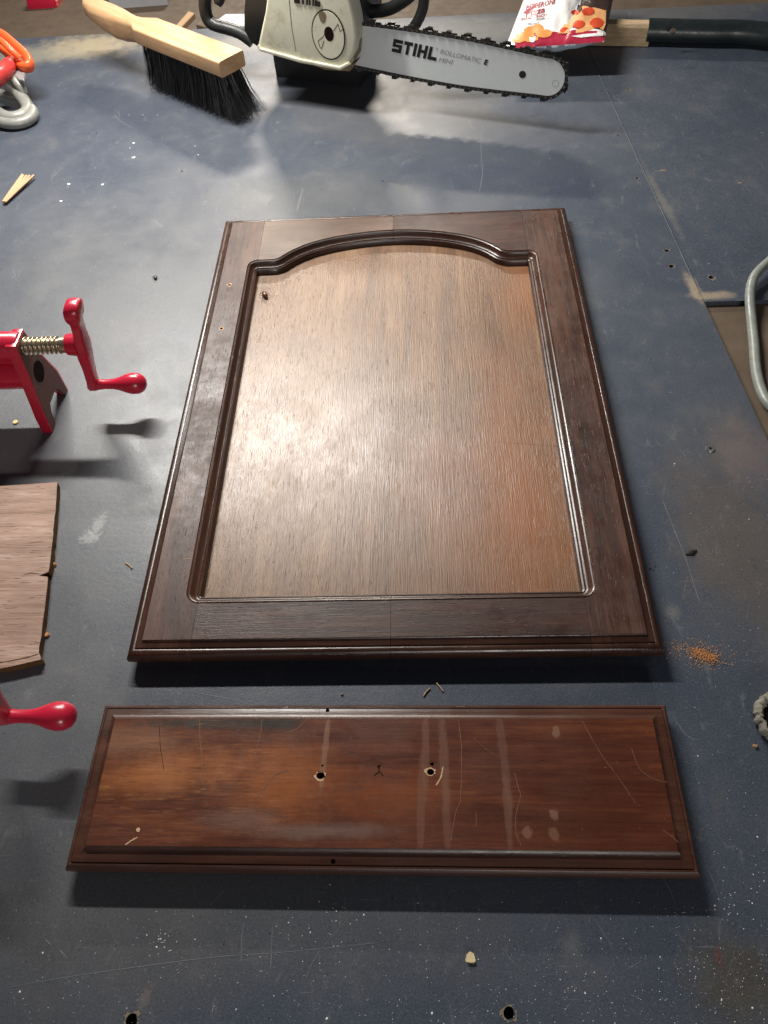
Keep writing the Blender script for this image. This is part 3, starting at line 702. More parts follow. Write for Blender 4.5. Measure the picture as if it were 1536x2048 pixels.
# embossed name, cut by the top of the picture
bm = bmesh.new()
q0, q1 = sp(588, 6, dC+.0012), sp(640, 14, dC+.0012); tot = sum(LET[c][0] for c in 'STIHL')+4*.14; ex = (q1-q0)/tot; cur = 0; ey = V1*.021
for ch in 'STIHL':
    wd, rs = LET[ch]
    for (x0, y0, x1, y1) in rs:
        prism(bm, [q0+ex*(cur+a)+ey*(b_+.0)+ex*b_*.2 for a, b_ in ((x0, y0), (x1, y0), (x1, y1), (x0, y1))], n1*-.0011)
    cur += wd+.14
link('embossed_name', bm, M['seam_dark'], saw)
# black engine housing behind the cover, resting on the bench
bm = bmesh.new()
bk = [(497, -120), (492, -30), (487, 20), (487, 60), (500, 85), (520, 98), (600, 112), (690, 112), (725, 60), (728, 10), (722, -120)]
prism(bm, [sp(x, y, -.006) for x, y in bk], n1*-.075, 0, .004, 2)
e0 = sp(540, 80, -.045); e1 = sp(715, 105, -.045)
prism(bm, [Vector((e0.x, e0.y, e0.z)), Vector((e0.x, e0.y, 0.0005)), Vector((e1.x, e1.y, 0.0005)), Vector((e1.x, e1.y, e1.z+.01))], n1*-.07, 0, .003, 2)
link('engine_housing', bm, M['black_plastic'], saw, smooth=40)
bm = bmesh.new()
tube(bm, spline([sp(x, y, -.03) for x, y in [(416, -90), (414, -40), (410, 10), (416, 38), (430, 50), (455, 57), (480, 66), (505, 84)]], 5), [.009]*20+[.0085]*16, 12)
tube(bm, spline([sp(x, y, -.03) for x, y in [(425, -60), (433, -15), (438, 5), (448, -20)]], 4), .006, 10)
link('rear_handle', bm, M['black_plastic'], saw, smooth=50)
bm = bmesh.new()
tube(bm, spline([sp(x, y, -.035) for x, y in [(842, -110), (846, -40), (848, 0), (843, 25), (832, 48), (818, 66)]], 5), .0070, 12)
tube(bm, spline([sp(x, y, -.035) for x, y in [(700, 12), (730, 22), (770, 20), (800, 6), (830, -20), (846, -60)]], 5), .0080, 12)
link('front_handle', bm, M['black_plastic'], saw, smooth=50)

# ------------------------------------------------------------------ bench brush
M['beech'] = mat_wood('pale_beech', (0.46, 0.27, 0.135), (0.56, 0.35, 0.185), (0.62, 0.41, 0.23), axis='X', pores=0.35, rough=(0.5, 0.62), figure=20, streak=1.6, bump=.15)
M['bristle'] = plain('black_bristle', (0.012, 0.012, 0.013), 0.38, 0.5, var=0.3)
E1, E2, C1 = at(437, 125, .081), at(485, 98, .081), at(265, 58, .081)
ax = (C1-E1); ax.z = 0; LBr = ax.length; ax.normalize(); ay = Vector((-ax.y, ax.x, 0))
if (E2-E1).dot(ay) < 0: ay = -ay
WBr = (E2-E1).dot(ay); mid0 = E1+ay*WBr/2; ang = math.atan2(ax.y, ax.x)
brush = thing('bench_brush', 'wooden bench brush with long black bristles standing left of the chainsaw', 'brush', (mid0.x, mid0.y, 0), ang)
def br(u, v, z): return Vector((mid0.x, mid0.y, 0))+ax*u+ay*v+Vector((0, 0, z))
bm = bmesh.new()
prof = [(0, WBr/2-.001), (.0015, WBr/2), (LBr*.5, WBr/2), (LBr, WBr/2), (LBr+.008, WBr/2-.004), (LBr+.018, .0135), (LBr+.030, .0120), (LBr+.045, .0135), (LBr+.065, .0165), (LBr+.090, .0180), (LBr+.115, .0170), (LBr+.135, .0120), (LBr+.145, .004)]
def zz(u):
    t = max(0, u-LBr)/.14; top = .081+.004*t; bot = .061-.013*math.sin(min(1, t*1.3)*math.pi) if t > 0 else .061
    return bot+.004*(t > 0)*0, top
rings = []
for u, hw in prof:
    lo, hi = zz(u); t = max(0, u-LBr)/.14; rd = .0022+.006*min(1, t*4); rd = min(rd, hw*.8)
    sec = []
    for (sx_, sz_) in ((1, 1), (-1, 1), (-1, -1), (1, -1)):
        cx_, cz_ = sx_*(hw-rd), (hi-rd if sz_ > 0 else lo+rd); a0 = {(1, 1): 0, (-1, 1): 90, (-1, -1): 180, (1, -1): 270}[(sx_, sz_)]
        for k in range(5):
            a = math.radians(a0+22.5*k); sec.append((cx_+rd*math.cos(a), cz_+rd*math.sin(a)))
    rings.append([bm.verts.new(br(u, y, z)) for y, z in sec])
for a, b_ in zip(rings, rings[1:]):
    N = len(a)
    for k in range(N): bm.faces.new((a[k], a[(k+1) % N], b_[(k+1) % N], b_[k]))
bm.faces.new(rings[0]); bm.faces.new(rings[-1])
link('handle_block', bm, M['beech'], brush, smooth=40)
bm = bmesh.new()
for i in range(5200):
    u = random.uniform(.004, LBr-.004); v = random.uniform(-1, 1)*(WBr/2-.005)
    if i % 4: u = round(u/.0085)*.0085+random.gauss(0, .0011); v = round(v/.007)*.007+random.gauss(0, .001)
    u = max(.003, min(LBr-.003, u))
    fr = max(0, 1-u/.05); bk_ = max(0, 1-(LBr-u)/.03)
    du = -fr*random.uniform(.008, .036) + bk_*random.uniform(-.002, .006)+random.gauss(0, .0018); dv = v*random.uniform(.1, .75)+random.gauss(0, .0025)
    tipz = random.uniform(.0005, .006)+fr*random.uniform(0, .010)
    r0 = br(u, v, .0625); r1 = br(u+du*.35, v+dv*.4, .035); r2 = br(u+du, v+dv, tipz); wr = random.uniform(.00022, .0004)
    s_ = Vector((random.uniform(-1, 1), random.uniform(-1, 1), 0)).normalized()*wr; q_ = Vector((-s_.y, s_.x, 0))
    P3 = [[bm.verts.new(p+w2*k_) for w2 in (s_, q_*.9-s_*.5, -q_*.9-s_*.5)] for p, k_ in ((r0, 1), (r1, 1), (r2, .45))]
    for a, b_ in zip(P3, P3[1:]):
        for k in range(3): bm.faces.new((a[k], a[(k+1) % 3], b_[(k+1) % 3], b_[k]))
link('bristles', bm, M['bristle'], brush)

# ------------------------------------------------------------------ snack bag
def mat_foil(name, col, rough=.33, spec=.6, metal=0.0):
    n = NT(name); n.bump(n.noise(n.obj, 60, 4, .6, .8), .35, .004); return n.out(col, rough, spec, metal)
M['bag_white'] = mat_foil('white_glossy_film', (0.74, 0.73, 0.72)); M['bag_grey'] = mat_foil('grey_blue_film', (0.40, 0.46, 0.52))
M['bag_red'] = mat_foil('crimson_print', (0.36, 0.02, 0.05)); M['bag_dark'] = mat_foil('dark_brown_print', (0.05, 0.03, 0.025), .25)
M['bag_orange'] = plain('orange_baked_print', (0.62, 0.25, 0.06), .45, .5, var=.35, scale=120)
M['bag_pizza'] = plain('pizza_cheese_print', (0.72, 0.36, 0.15), .45, .5, var=.45, scale=230)
M['bag_pep'] = plain('red_slice_print', (0.55, 0.06, 0.02), .4, .5, var=.25, scale=200)
M['bag_ink'] = plain('faded_black_print', (0.08, 0.07, 0.07), .5, .4)
zb = .048
bc = [at(1010, 98, zb-.006), at(1208, 84, zb-.002), at(1232, -30, zb+.004), at(1062, -40, zb+.004)]
nz_ = Vector((0, -.10, 1)).normalized()
bag = thing('snack_bag', 'crumpled white and red pizza cracker snack bag propped on the wooden shaft', 'snack bag', (bc[0].x+.08, bc[0].y+.06, 0))
def bagp(s_, t, side=1, off=0.0):
    p = bc[0]*(1-s_)*(1-t)+bc[1]*s_*(1-t)+bc[2]*s_*t+bc[3]*(1-s_)*t
    e = (max(0, math.sin(math.pi*min(1, max(0, s_)))))**.55*(max(0, math.sin(math.pi*min(1, max(0, t*.8)))))**.5
    wob = .0022*math.sin(9*s_+3*t)*math.sin(7*t+1)+.0014*math.sin(23*s_-8*t)+.0008*math.sin(41*s_+13*t)
    amp = .015 if side > 0 else -.026
    # crease between the white and the dark half
    cr = -.004*math.exp(-((s_-.62-.12*(t-.3))/.03)**2) if side > 0 else 0
    bul = Vector((0, -.020, 0))*e*(max(0, 1-t*2.2)) if side < 0 else Vector((0, 0, 0))
    return p+nz_*(e*amp+(wob+cr)*e+off*side)+bul
bm = bmesh.new(); NS, NTT = 44, 40
grid = {}
for side in (1, -1):
    for i in range(NS+1):
        for j in range(NTT+1):
            grid[side, i, j] = bm.verts.new(bagp(i/NS, j/NTT, side))
    for i in range(NS):
        for j in range(NTT):
            s_, t = (i+.5)/NS, (j+.5)/NTT
            f = bm.faces.new((grid[side, i, j], grid[side, i+1, j], grid[side, i+1, j+1], grid[side, i, j+1]))
            if side < 0: f.material_index = 1
            elif t < .10+.03*math.sin(3*s_) and s_ > .08: f.material_index = 2
            elif s_ > .62+.13*(t-.3) and t > .16: f.material_index = 3
            else: f.material_index = 0
bmesh.ops.remove_doubles(bm, verts=bm.verts, dist=1e-5)
link('film', bm, [M['bag_white'], M['bag_grey'], M['bag_red'], M['bag_dark']], bag, smooth=60)
# prints: located through the picture on the bag's face
def bag_st(px, py):
    best = None
    s_, t = .5, .4
    for it in range(25):
        p = bagp(s_, t, 1); d = ray(px, py).normalized(); v = CAM+d*((p-CAM).dot(d))-p
        es = (bagp(s_+.01, t)-bagp(s_-.01, t))/.02; et = (bagp(s_, t+.01)-bagp(s_, t-.01))/.02
        vp = lambda q: q-d*q.dot(d)
        a, b_ = vp(es), vp(et); A11, A12, A22 = a.dot(a), a.dot(b_), b_.dot(b_); r1, r2 = a.dot(v), b_.dot(v)
        dt = A11*A22-A12*A12
        if abs(dt) < 1e-14: break
        s_ += .7*(A22*r1-A12*r2)/dt; t += .7*(A11*r2-A12*r1)/dt
        s_ = min(.98, max(.02, s_)); t = min(.98, max(.02, t))
    return s_, t
def patch(bm, pts_px, mi, off):
    c_ = (sum(p[0] for p in pts_px)/len(pts_px), sum(p[1] for p in pts_px)/len(pts_px))
    C_ = bag_st(*c_); S_ = [bag_st(*p) for p in pts_px]; K = 5
    cv = bm.verts.new(bagp(*C_, 1, off)); prev = None; rings_ = []
    for k in range(1, K+1): rings_.append([bm.verts.new(bagp(C_[0]+(q[0]-C_[0])*k/K, C_[1]+(q[1]-C_[1])*k/K, 1, off)) for q in S_])
    N = len(S_)
    for k in range(N): bm.faces.new((cv, rings_[0][k], rings_[0][(k+1) % N])).material_index = mi
    for a, b_ in zip(rings_, rings_[1:]):
        for k in range(N): bm.faces.new((a[k], a[(k+1) % N], b_[(k+1) % N], b_[k])).material_index = mi
def ell(cx_, cy_, rx, ry, rot=0, n=16, jag=0.0):
    return [(cx_+math.cos(a)*rx*(1+random.uniform(-jag, jag))*math.cos(rot)-math.sin(a)*ry*math.sin(rot), cy_+math.cos(a)*rx*math.sin(rot)+math.sin(a)*ry*(1+random.uniform(-jag, jag))*math.cos(rot)) for a in [2*math.pi*k/n for k in range(n)]]
bm = bmesh.new()
for (x, y, rx, ry) in ((1062, 61, 16, 8), (1050, 72, 20, 9), (1075, 57, 13, 8), (1088, 68, 17, 8), (1062, 79, 14, 6), (1038, 80, 14, 6)): patch(bm, ell(x, y, rx, ry, -.1, 16, .08), 0, .0005+random.uniform(0, .0003))
patch(bm, [(1116, 68), (1128, 50), (1148, 30), (1166, 12), (1190, 16), (1212, 22), (1211, 50), (1207, 60), (1160, 66)], 1, .0006)
for (x, y, rx, ry) in ((1157, 50, 13, 8), (1193, 47, 14, 10), (1176, 24, 13, 8), (1129, 62, 9, 6), (1150, 26, 8, 5)): patch(bm, ell(x, y, rx, ry, -.1, 16, .08), 2, .0010)
patch(bm, [(1058, 75), (1064, 77), (1071, 74), (1070, 82), (1066, 87), (1060, 85)], 3, .0011)
patch(bm, [(1142, 74), (1165, 70), (1190, 68), (1206, 67), (1206, 73), (1180, 75), (1160, 77)], 3, .0012)
patch(bm, [(1046, 26), (1058, 17), (1078, 11), (1076, 15), (1062, 21), (1050, 28)], 4, .0007)
link('printed_pictures', bm, [M['bag_orange'], M['bag_pizza'], M['bag_pep'], M['bag_white'], M['bag_red']], bag, smooth=60)
bm = bmesh.new()
def bag_text(s, a, b_, hpx, mi, off=.0):
    V, Fc, x0, x1 = text_polys(s, 1.0, off, .15)
    def fn(x, y):
        k = (x-x0)/(x1-x0); return bagp(*bag_st(a[0]+(b_[0]-a[0])*k, a[1]+(b_[1]-a[1])*k-y*hpx/.72), 1, .0008)
    map_tri(bm, V, Fc, fn, mi)
bag_text('PEPPERONI', (1052, 21), (1110, 8), 10, 0, .012)
bag_text('Pizza', (1051, 34), (1090, 25), 12, 0, .012)
bag_text('BAKED CRACKER', (1042, 42), (1100, 32), 6, 0, .008)
bag_text('Artificial', (1072, 42), (1099, 39), 5, 1); bag_text('Flavors', (1056, 51), (1078, 48), 4, 1)
link('printed_words', bm, [M['bag_red'], M['bag_ink']], bag)

# ------------------------------------------------------------------ long tool with black grip
M['shaft'] = mat_wood('weathered_ash_shaft', (0.26, 0.19, 0.11), (0.40, 0.29, 0.17), (0.58, 0.40, 0.26), axis='X', pores=.6, rough=(.6, .75), figure=30, bump=.5)
M['rubber'] = plain('black_rubber_grip', (0.012, 0.017, 0.018), .36, .5, var=.3, scale=60, bump=.1)
tool = thing('hand_tool', 'pale wooden shaft with long black rubber grip lying beside the snack bag', 'hand tool', tuple(at(1300, 60, 0)))
s0, s1 = at(1090, 56, .019), at(1302, 60, .019); s1.z = s0.z = .0165
bm = bmesh.new(); d_ = (s1-s0).normalized(); sd = Vector((-d_.y, d_.x, 0))
prism(bm, [s0+sd*y+Vector((0, 0, z)) for y, z in ((-.0105, -.016), (.012, -.016), (.012, .010), (.009, .0125), (-.008, .0125), (-.0105, .009))], s1-s0, 0, .001, 1)
link('wooden_shaft', bm, M['shaft'], tool, smooth=30)
bm = bmesh.new()
gp = [at(1295, 57, .02), at(1340, 58, .02), at(1420, 60, .02), at(1470, 60, .02), at(1510, 63, .02), at(1550, 68, .02), at(1610, 78, .02)]
for p in gp: p.z = .0170
sp_ = spline(gp, 6); tube(bm, sp_, [.0160]*len(sp_), 20)
link('rubber_grip', bm, M['rubber'], tool, smooth=50)
bm = bmesh.new(); rp = at(1346, 62, .0305)
bmesh.ops.create_cone(bm, cap_ends=True, segments=16, radius1=.0042, radius2=.0036, depth=.003, matrix=Matrix.Translation(rp+Vector((0, .0, .0)))@Matrix.Rotation(math.radians(35), 4, 'X'))
link('rivet', bm, plain('rusty_rivet', (0.16, 0.12, 0.09), .5, .5, .6), tool, smooth=40)

# ------------------------------------------------------------------ pipe clamps
M['red'] = plain('glossy_red_enamel', (0.50, 0.014, 0.042), .28, .55, var=.12, scale=40)
M['cast'] = plain('brown_cast_face', (0.13, 0.062, 0.05), .6, .35, var=.35, scale=200)
M['screw'] = plain('zinc_screw_thread', (0.52, 0.46, 0.34), .3, .5, metal=.9, var=.2, scale=200)
CX, CY, CZ = -0.284, -0.006, 0.083
def make_clamp():
    t = thing('pipe_clamp', 'red pipe clamp with bare screw thread and vertical crank left of the door', 'clamp', (-0.34, CY, 0), 0, 'red pipe clamps')
    bm = bmesh.new()       # arm, drooping vertical
    arm = [(-.0048, -.0115, -.057), (0.0, 0, 0)]
    def sl(z):             # half width (y) of the arm at height z from centre
        if z > .040: return .0078 + .0030*math.sin(min(1, (z-.040)/.022)*math.pi)
        return .0062 + .0020*max(0, 1-abs(z)/.02)
    zs = [-.054, -.050, -.040, -.028, -.012, 0, .012, .026, .036, .044, .051, .057, .0605, .0625, .0632]
    hw = [.0040, .0058, .0060, .0064, .0078, .0088, .0080, .0066, .0068, .0090, .0102, .0092, .0070, .0042, .0012]
    rings = []
    for z, h in zip(zs, hw):
        z = z*.74 if z > 0 else z
        c = Vector((CX+.17*(z+.053), CY, CZ+z)); z = z/.74 if z > 0 else z; th_ = .0038 if abs(z) > .012 else .0046
        if z > .04: th_ = .0058*min(1, h/.0085)**.7
        sec = []
        for k in range(14):
            a = 2*math.pi*(k+.5)/14; cc_, ss_ = math.cos(a), math.sin(a)
            sec.append(bm.verts.new(c+Vector((math.copysign(abs(cc_)**.42, cc_)*th_*1.2, math.copysign(abs(ss_)**.42, ss_)*h*1.12, 0))))
        rings.append(sec)
    for a, b_ in zip(rings, rings[1:]):
        for k in range(14): bm.faces.new((a[k], a[(k+1) % 14], b_[(k+1) % 14], b_[k]))
    bm.faces.new(rings[0]); bm.faces.new(rings[-1])
    tube(bm, [(CX-.0045, CY, CZ), (CX+.0060, CY, CZ)], [.0095, .0108], 16)
    cr = link('crank', bm, M['red'], t, smooth=35)
    bm = bmesh.new()       # turned knob along +x at the arm's foot
    x0 = CX-.004; zk = CZ-.050
    pr = [(0, .0052), (.004, .0060), (.008, .0052), (.016, .0046), (.024, .0050), (.030, .0064), (.036, .0088), (.042, .0102), (.048, .0098), (.052, .0078), (.0545, .0045), (.0552, .0008)]
    tube(bm, [(x0+u, CY-.001*0, zk+.0025*math.sin(u*40)*0) for u, r in pr], [r for u, r in pr], 20)
    link('knob', bm, M['red'], t, smooth=60)
    bm = bmesh.new()       # threaded rod
    N = 260; path_ = []; rad = []; L0, L1 = CX-.062, CX-.002; nth = 24
    ringv = []
    for i in range(N+1):
        x = L0+(L1-L0)*i/N; row = []
        for k in range(nth):
            a = 2*math.pi*k/nth; ph = (x-L0)/.0041+k/nth
            r = .0070+(.0013*math.cos(2*math.pi*ph) if i/N < .86 else .0002)
            row.append(bm.verts.new((x, CY+math.cos(a)*r, CZ+math.sin(a)*r)))
        ringv.append(row)
    for a, b_ in zip(ringv, ringv[1:]):
        for k in range(nth): bm.faces.new((a[k], a[(k+1) % nth], b_[(k+1) % nth], b_[k]))
    bm.faces.new(ringv[0]); bm.faces.new(ringv[-1])
    link('screw', bm, M['screw'], t, smooth=60)
    bm = bmesh.new()       # jaw body: twin barrels and the splayed foot plate
    JX = CX-.046
    tube(bm, [(JX-.115, CY, CZ), (JX-.004, CY, CZ), (JX-.001, CY, CZ)], [.0135, .0135, .0122], 24)
    tube(bm, [(JX-.115, CY, CZ-.030), (JX-.004, CY, CZ-.030)], [.0165, .0165], 24)
    box(bm, (JX-.06, CY, CZ-.016), (.112, .012, .026))
    plate = [(-.0115, CZ+.010), (.0115, CZ+.010), (.0160, CZ-.018), (.0290, .026), (.0290, .0125), (.0290, .0002), (.0220, .0002), (.0170, .012), (.0110, .019), (-.0110, .019), (-.0170, .012), (-.0200, .0002), (-.0300, .0002), (-.0280, .018), (-.0160, CZ-.018)]
    prism(bm, [Vector((JX+.001, CY+y, z)) for y, z in plate], Vector((-.010, 0, 0)), 0, .0008, 2)
    prism(bm, [Vector((JX+.0013, CY+y*.90, .0035+(z-.0035)*.965+.001)) for y, z in plate], Vector((-.004, 0, 0)), 1)
    bw = link('jaw', bm, [M['red'], M['cast']], t, smooth=40)
    bm = bmesh.new(); tube(bm, [(JX-.02, CY, CZ-.031), (JX+.0016, CY, CZ-.031)], [.0095, .0100], 24)
    link('pipe_bore', bm, M['pit'], t, smooth=40)
    bm = bmesh.new(); tube(bm, [(JX-.60, CY, CZ-.030), (JX-.112, CY, CZ-.030)], .0125, 20)
    link('pipe', bm, plain('galvanised_pipe', (0.30, 0.30, 0.29), .4, .5, .8), t, smooth=40)
    return t
clamp = make_clamp()
c2 = clamp.copy(); COL.objects.link(c2); c2.location = clamp.location+Vector((0.0145, -0.3255, -0.0))
c2['label'] = 'red pipe clamp below the weathered board, only its round knob in view'
for ch in [o for o in bpy.data.objects if o.parent == clamp]:
    k = ch.copy(); COL.objects.link(k); k.parent = c2

# ------------------------------------------------------------------ weathered board at left
M['board'] = mat_wood('weathered_pinkish_plywood', (0.22, 0.130, 0.092), (0.35, 0.225, 0.170), (0.46, 0.325, 0.265), axis='X', streak=1.5, pscale=800, plo=.64, pores=.75, rough=(.6, .75), figure=14, bump=.6, porecol=(.10, .05, .03))
M['rough_edge'] = plain('rough_torn_edge', (0.10, 0.052, 0.022), .85, .2, var=.6, scale=400, bump=.8)
bd = thing('plywood_offcut', 'weathered pinkish plywood offcut with a split right edge lying left of the door', 'board', tuple(at(40, 1150, 0)))
bm = bmesh.new(); zt = .0075
edge = [(-250, 990), (-60, 978), (0, 972), (60, 968), (115, 964)]
right = [(115, 964)]
for k in range(1, 30):
    t = k/30; right.append((115-33*t*(.8+.4*t)+random.uniform(-.9, .9), 964+354*t))
right[16] = (78, 1151); right[15] = (97, 1143.5); right[17] = (96, 1154)
bot = [(81, 1312), (82, 1319), (60, 1324), (30, 1331), (0, 1337), (-60, 1345), (-330, 1350)]
outline = [at(x, y, zt) for x, y in edge+right[1:]+bot]
a = [bm.verts.new(p) for p in outline]; b_ = [bm.verts.new((p.x+random.uniform(-.0006, .0006), p.y+random.uniform(-.0006, .0006), .0004)) for p in outline]
bm.faces.new(a).material_index = 0; bm.faces.new(list(reversed(b_))).material_index = 1
for k in range(len(a)): bm.faces.new((a[k], b_[k], b_[(k+1) % len(a)], a[(k+1) % len(a)])).material_index = 1
for pts in ([(47, 1149), (62, 1146), (80, 1148)], ):
    ribbon(bm, [at(x, y, zt) for x, y in pts], .0009, 1)
ribbon(bm, spline([at(x, y, zt) for x, y in ((-50, 1330), (0, 1325), (40, 1318), (78, 1308))], 4), .0011, 1)
link('board', bm, [M['board'], M['rough_edge']], bd)

# ------------------------------------------------------------------ strap with hooks, top left
M['orange'] = plain('bright_orange_plastic', (0.80, 0.115, 0.03), .35, .5, var=.12)
M['redp'] = plain('translucent_red_plastic', (0.55, 0.05, 0.045), .3, .5, var=.2)
M['hook'] = plain('dull_grey_coated_steel', (0.26, 0.26, 0.235), .42, .5, metal=.15, var=.35, scale=90)
hk = thing('strap_hooks', 'bundle of dull grey hooks with bright orange and red plastic loop at the left edge', 'hook', tuple(at(20, 215, 0)))
bm = bmesh.new()
tube(bm, spline([at(x, y, z) for x, y, z in ((-30, 60, .07), (5, 72, .066), (28, 90, .06), (52, 112, .052), (60, 130, .048), (48, 134, .046), (25, 115, .05), (0, 95, .056), (-30, 85, .06))], 6), .0062, 12, flat=1.5)
tube(bm, spline([at(x, y, z) for x, y, z in ((-30, 68, .078), (0, 80, .076), (22, 100, .068), (40, 116, .058))], 5), .0045, 10)
link('orange_loop', bm, M['orange'], hk, smooth=60)
bm = bmesh.new(); tube(bm, spline([at(x, y, z) for x, y, z in ((-30, 165, .045), (-5, 150, .048), (12, 138, .05), (26, 122, .048))], 5), [.016-.0005*k for k in range(16)], 14)
link('red_sleeve', bm, M['redp'], hk, smooth=60)
for pts, r in ((((-40, 200, .012), (-10, 222, .012), (18, 236, .011), (44, 232, .011), (56, 218, .012), (46, 198, .016), (30, 180, .022), (14, 168, .030)), .0088),
               (((20, 150, .040), (36, 168, .032), (46, 182, .024), (40, 194, .016), (20, 192, .013), (-10, 184, .012)), .0062),
               (((-30, 232, .010), (10, 246, .0085), (40, 246, .0080), (62, 236, .0085), (66, 222, .010), (54, 212, .012)), .0075)):
    bm = bmesh.new(); tube(bm, spline([at(*p) for p in pts], 6), r, 12); link('hook', bm, M['hook'], hk, smooth=60)
bm = bmesh.new(); prism(bm, [at(x, y, .042) for x, y in ((22, 120), (44, 135), (50, 142), (47, 160), (38, 158), (28, 148))], Vector((0, 0, -.004)), 0, .0008, 1)
link('metal_tab', bm, plain('bright_zinc_tab', (.42, .43, .43), .35, .5, .5), hk, smooth=40)

# ------------------------------------------------------------------ right side: cable, paper ring, bench screw
cab = None
bm = bmesh.new()
tube(bm, spline([at(x, y, z) for x, y, z in ((1640, 470, .012), (1570, 500, .012), (1532, 528, .012), (1508, 555, .010), (1500, 590, .007), (1503, 640, -.001), (1508, 690, -.0012), (1512, 740, -.0012), (1524, 785, -.0012), (1545, 815, -.0012), (1600, 850, -.0012))], 8), .0050, 14)
M['cable'] = plain('dusty_grey_green_cable', (0.22, 0.235, 0.215), .38, .5, var=.45, scale=120)
tag(link('power_cable', bm, M['cable'], None, 60), 'dusty grey cable looping over the brown lower shelf at the right edge', 'cable')
M['felt'] = plain('frayed_grey_paper', (0.24, 0.225, 0.19), .9, .15, var=.5, scale=300, bump=.8)
rg = thing('cardboard_ring', 'frayed grey ring with a dark hollow centre at the right edge', 'ring', tuple(at(1560, 1440, 0)))
bm = bmesh.new(); c_ = at(1558, 1438, .0055); N = 90; rows = []
for i in range(N):
    a = 2*math.pi*i/N; row = []; jr = random.uniform(.93, 1.07); 
    for k in range(10):
        b2 = 2*math.pi*k/10; R0 = .0135*jr; rr_ = .0030*(1+random.uniform(-.14, .14))
        row.append(bm.verts.new(c_+Vector((math.cos(a)*(R0+rr_*math.cos(b2)), math.sin(a)*(R0+rr_*math.cos(b2))*1.12, rr_*1.6*math.sin(b2)))))
    rows.append(row)
for i in range(N):
    for k in range(10): bm.faces.new((rows[i][k], rows[i][(k+1) % 10], rows[(i+1) % N][(k+1) % 10], rows[(i+1) % N][k]))
link('frayed_rim', bm, M['felt'], rg, smooth=50)
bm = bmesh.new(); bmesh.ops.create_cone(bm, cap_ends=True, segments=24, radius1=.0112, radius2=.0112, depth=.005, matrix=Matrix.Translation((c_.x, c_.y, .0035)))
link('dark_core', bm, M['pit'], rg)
sc_ = at(1420, 898); scw = thing('wood_screw', 'countersunk steel screw head set in the bench right of the door', 'screw', tuple(sc_))
bm = bmesh.new(); bmesh.ops.create_cone(bm, cap_ends=True, segments=24, radius1=.0042, radius2=.0036, depth=.0010, matrix=Matrix.Translation(sc_+Vector((0, 0, .0006))))
link('screw_head', bm, plain('dull_screw_steel', (.24, .25, .25), .4, .5, .7), scw, smooth=30)
bm = bmesh.new(); box(bm, sc_+Vector((0, 0, .0012)), (.0030, .0008, .0003)); box(bm, sc_+Vector((0, 0, .00125)), (.0008, .0030, .0003)); link('cross_recess', bm, M['pit'], scw)

# ------------------------------------------------------------------ small debris
bm = bmesh.new()
a0, a1 = at(8, 404, .004), at(54, 352, .005)
for k in range(5):
    o_ = Vector((random.uniform(-.001, .001)+.0022*(k-2), random.uniform(-.002, .002), 0)); o0 = o_*.35
    tube(bm, [a0+o0, (a0+a1)/2+o_*.8, a1+o_*1.3+Vector((random.uniform(-.002, .002), random.uniform(-.002, .003), 0))], [.0014, .0022, .0017], 5)
tag(link('wood_splinter', bm, M['raw']), 'pale broken wood splinter lying on the bench at the left', 'splinter')
def bug(px, py, z, ang, sc, name, label, col):
    t = thing(name, label, 'insect', tuple(at(px, py, z))); p = at(px, py, z)
    d = Vector((math.cos(ang), math.sin(ang), 0)); q = Vector((-d.y, d.x, 0))
    bm = bmesh.new(); tube(bm, [p+d*u*sc+Vector((0, 0, .0016*sc/.004*1.0)) for u in (-1, -.8, -.3, .3, .7, .95)], [.0003, .0012*sc/.004, .0018*sc/.004, .0016*sc/.004, .001*sc/.004, .0003], 10)
    link('body', bm, col, t, smooth=60)
    for k in (-.5, 0, .5):
        for s_ in (-1, 1):
            bm = bmesh.new(); b0 = p+d*k*sc+Vector((0, 0, .0014))
            tube(bm, [b0, b0+q*s_*sc*.5+Vector((0, 0, .0012)), b0+q*s_*sc*.85+d*k*sc*.6-Vector((0, 0, .001))], [.00028, .00022, .00015], 5)
            link('leg', bm, M['dark_bit'], t)
    return t
M['bugm'] = plain('brown_shell', (.10, .035, .012), .3, .6, var=.5, scale=500); M['bugd'] = plain('near_black_shell', (.012, .008, .006), .35, .6, var=.4)
bug(530, 592, ZP, 2.0, .0062, 'dead_insect', 'small brown dead insect lying on the upper left of the door panel', M['bugm'])
bug(311, 557, 0, 2.1, .0036, 'dead_beetle', 'tiny black beetle on the bench left of the door', M['bugd'])
# crumbs
def crumb(px, py, r, mt, label, name='wood_crumb', cat='crumb', z=0.0, h=None, group='wood crumbs'):
    bm = bmesh.new(); p = at(px, py, z)
    for k in range(3): flake(bm, p+Vector((random.uniform(-r, r)*.5, random.uniform(-r, r)*.5, .0001)), r*random.uniform(.5, .8), h or r)
    return tag(link(name, bm, mt), label, cat, group)
M['tan'] = plain('tan_wood', (.46, .27, .13), .8, .2, var=.4, scale=500)
crumb(1509, 1493, .0022, M['tan'], 'tan wood crumb on the bench just below the frayed grey ring')
crumb(684, 1390, .0012, M['tan'], 'tiny tan crumb between the door and the drawer front')
crumb(110, 1130, .0026, M['sawdust'], 'orange crumb beside the split in the plywood offcut')
crumb(95, 1272, .0024, M['sawdust'], 'orange crumb beside the lower right end of the plywood offcut')
bm = bmesh.new(); p = at(941, 1916); chip(bm, p, 0, .0026, 0, .0016, 16); chip(bm, p, 0, .0028, 0, .0002, 16)
tube(bm, [p+Vector((0, 0, .0002)), p+Vector((0, 0, .0015))], [.0027, .0026], 16)
tag(link('cream_pellet', bm, plain('cream_pellet', (.68, .55, .33), .6, .3)), 'round cream pellet on the bench below the drawer front', 'pellet')
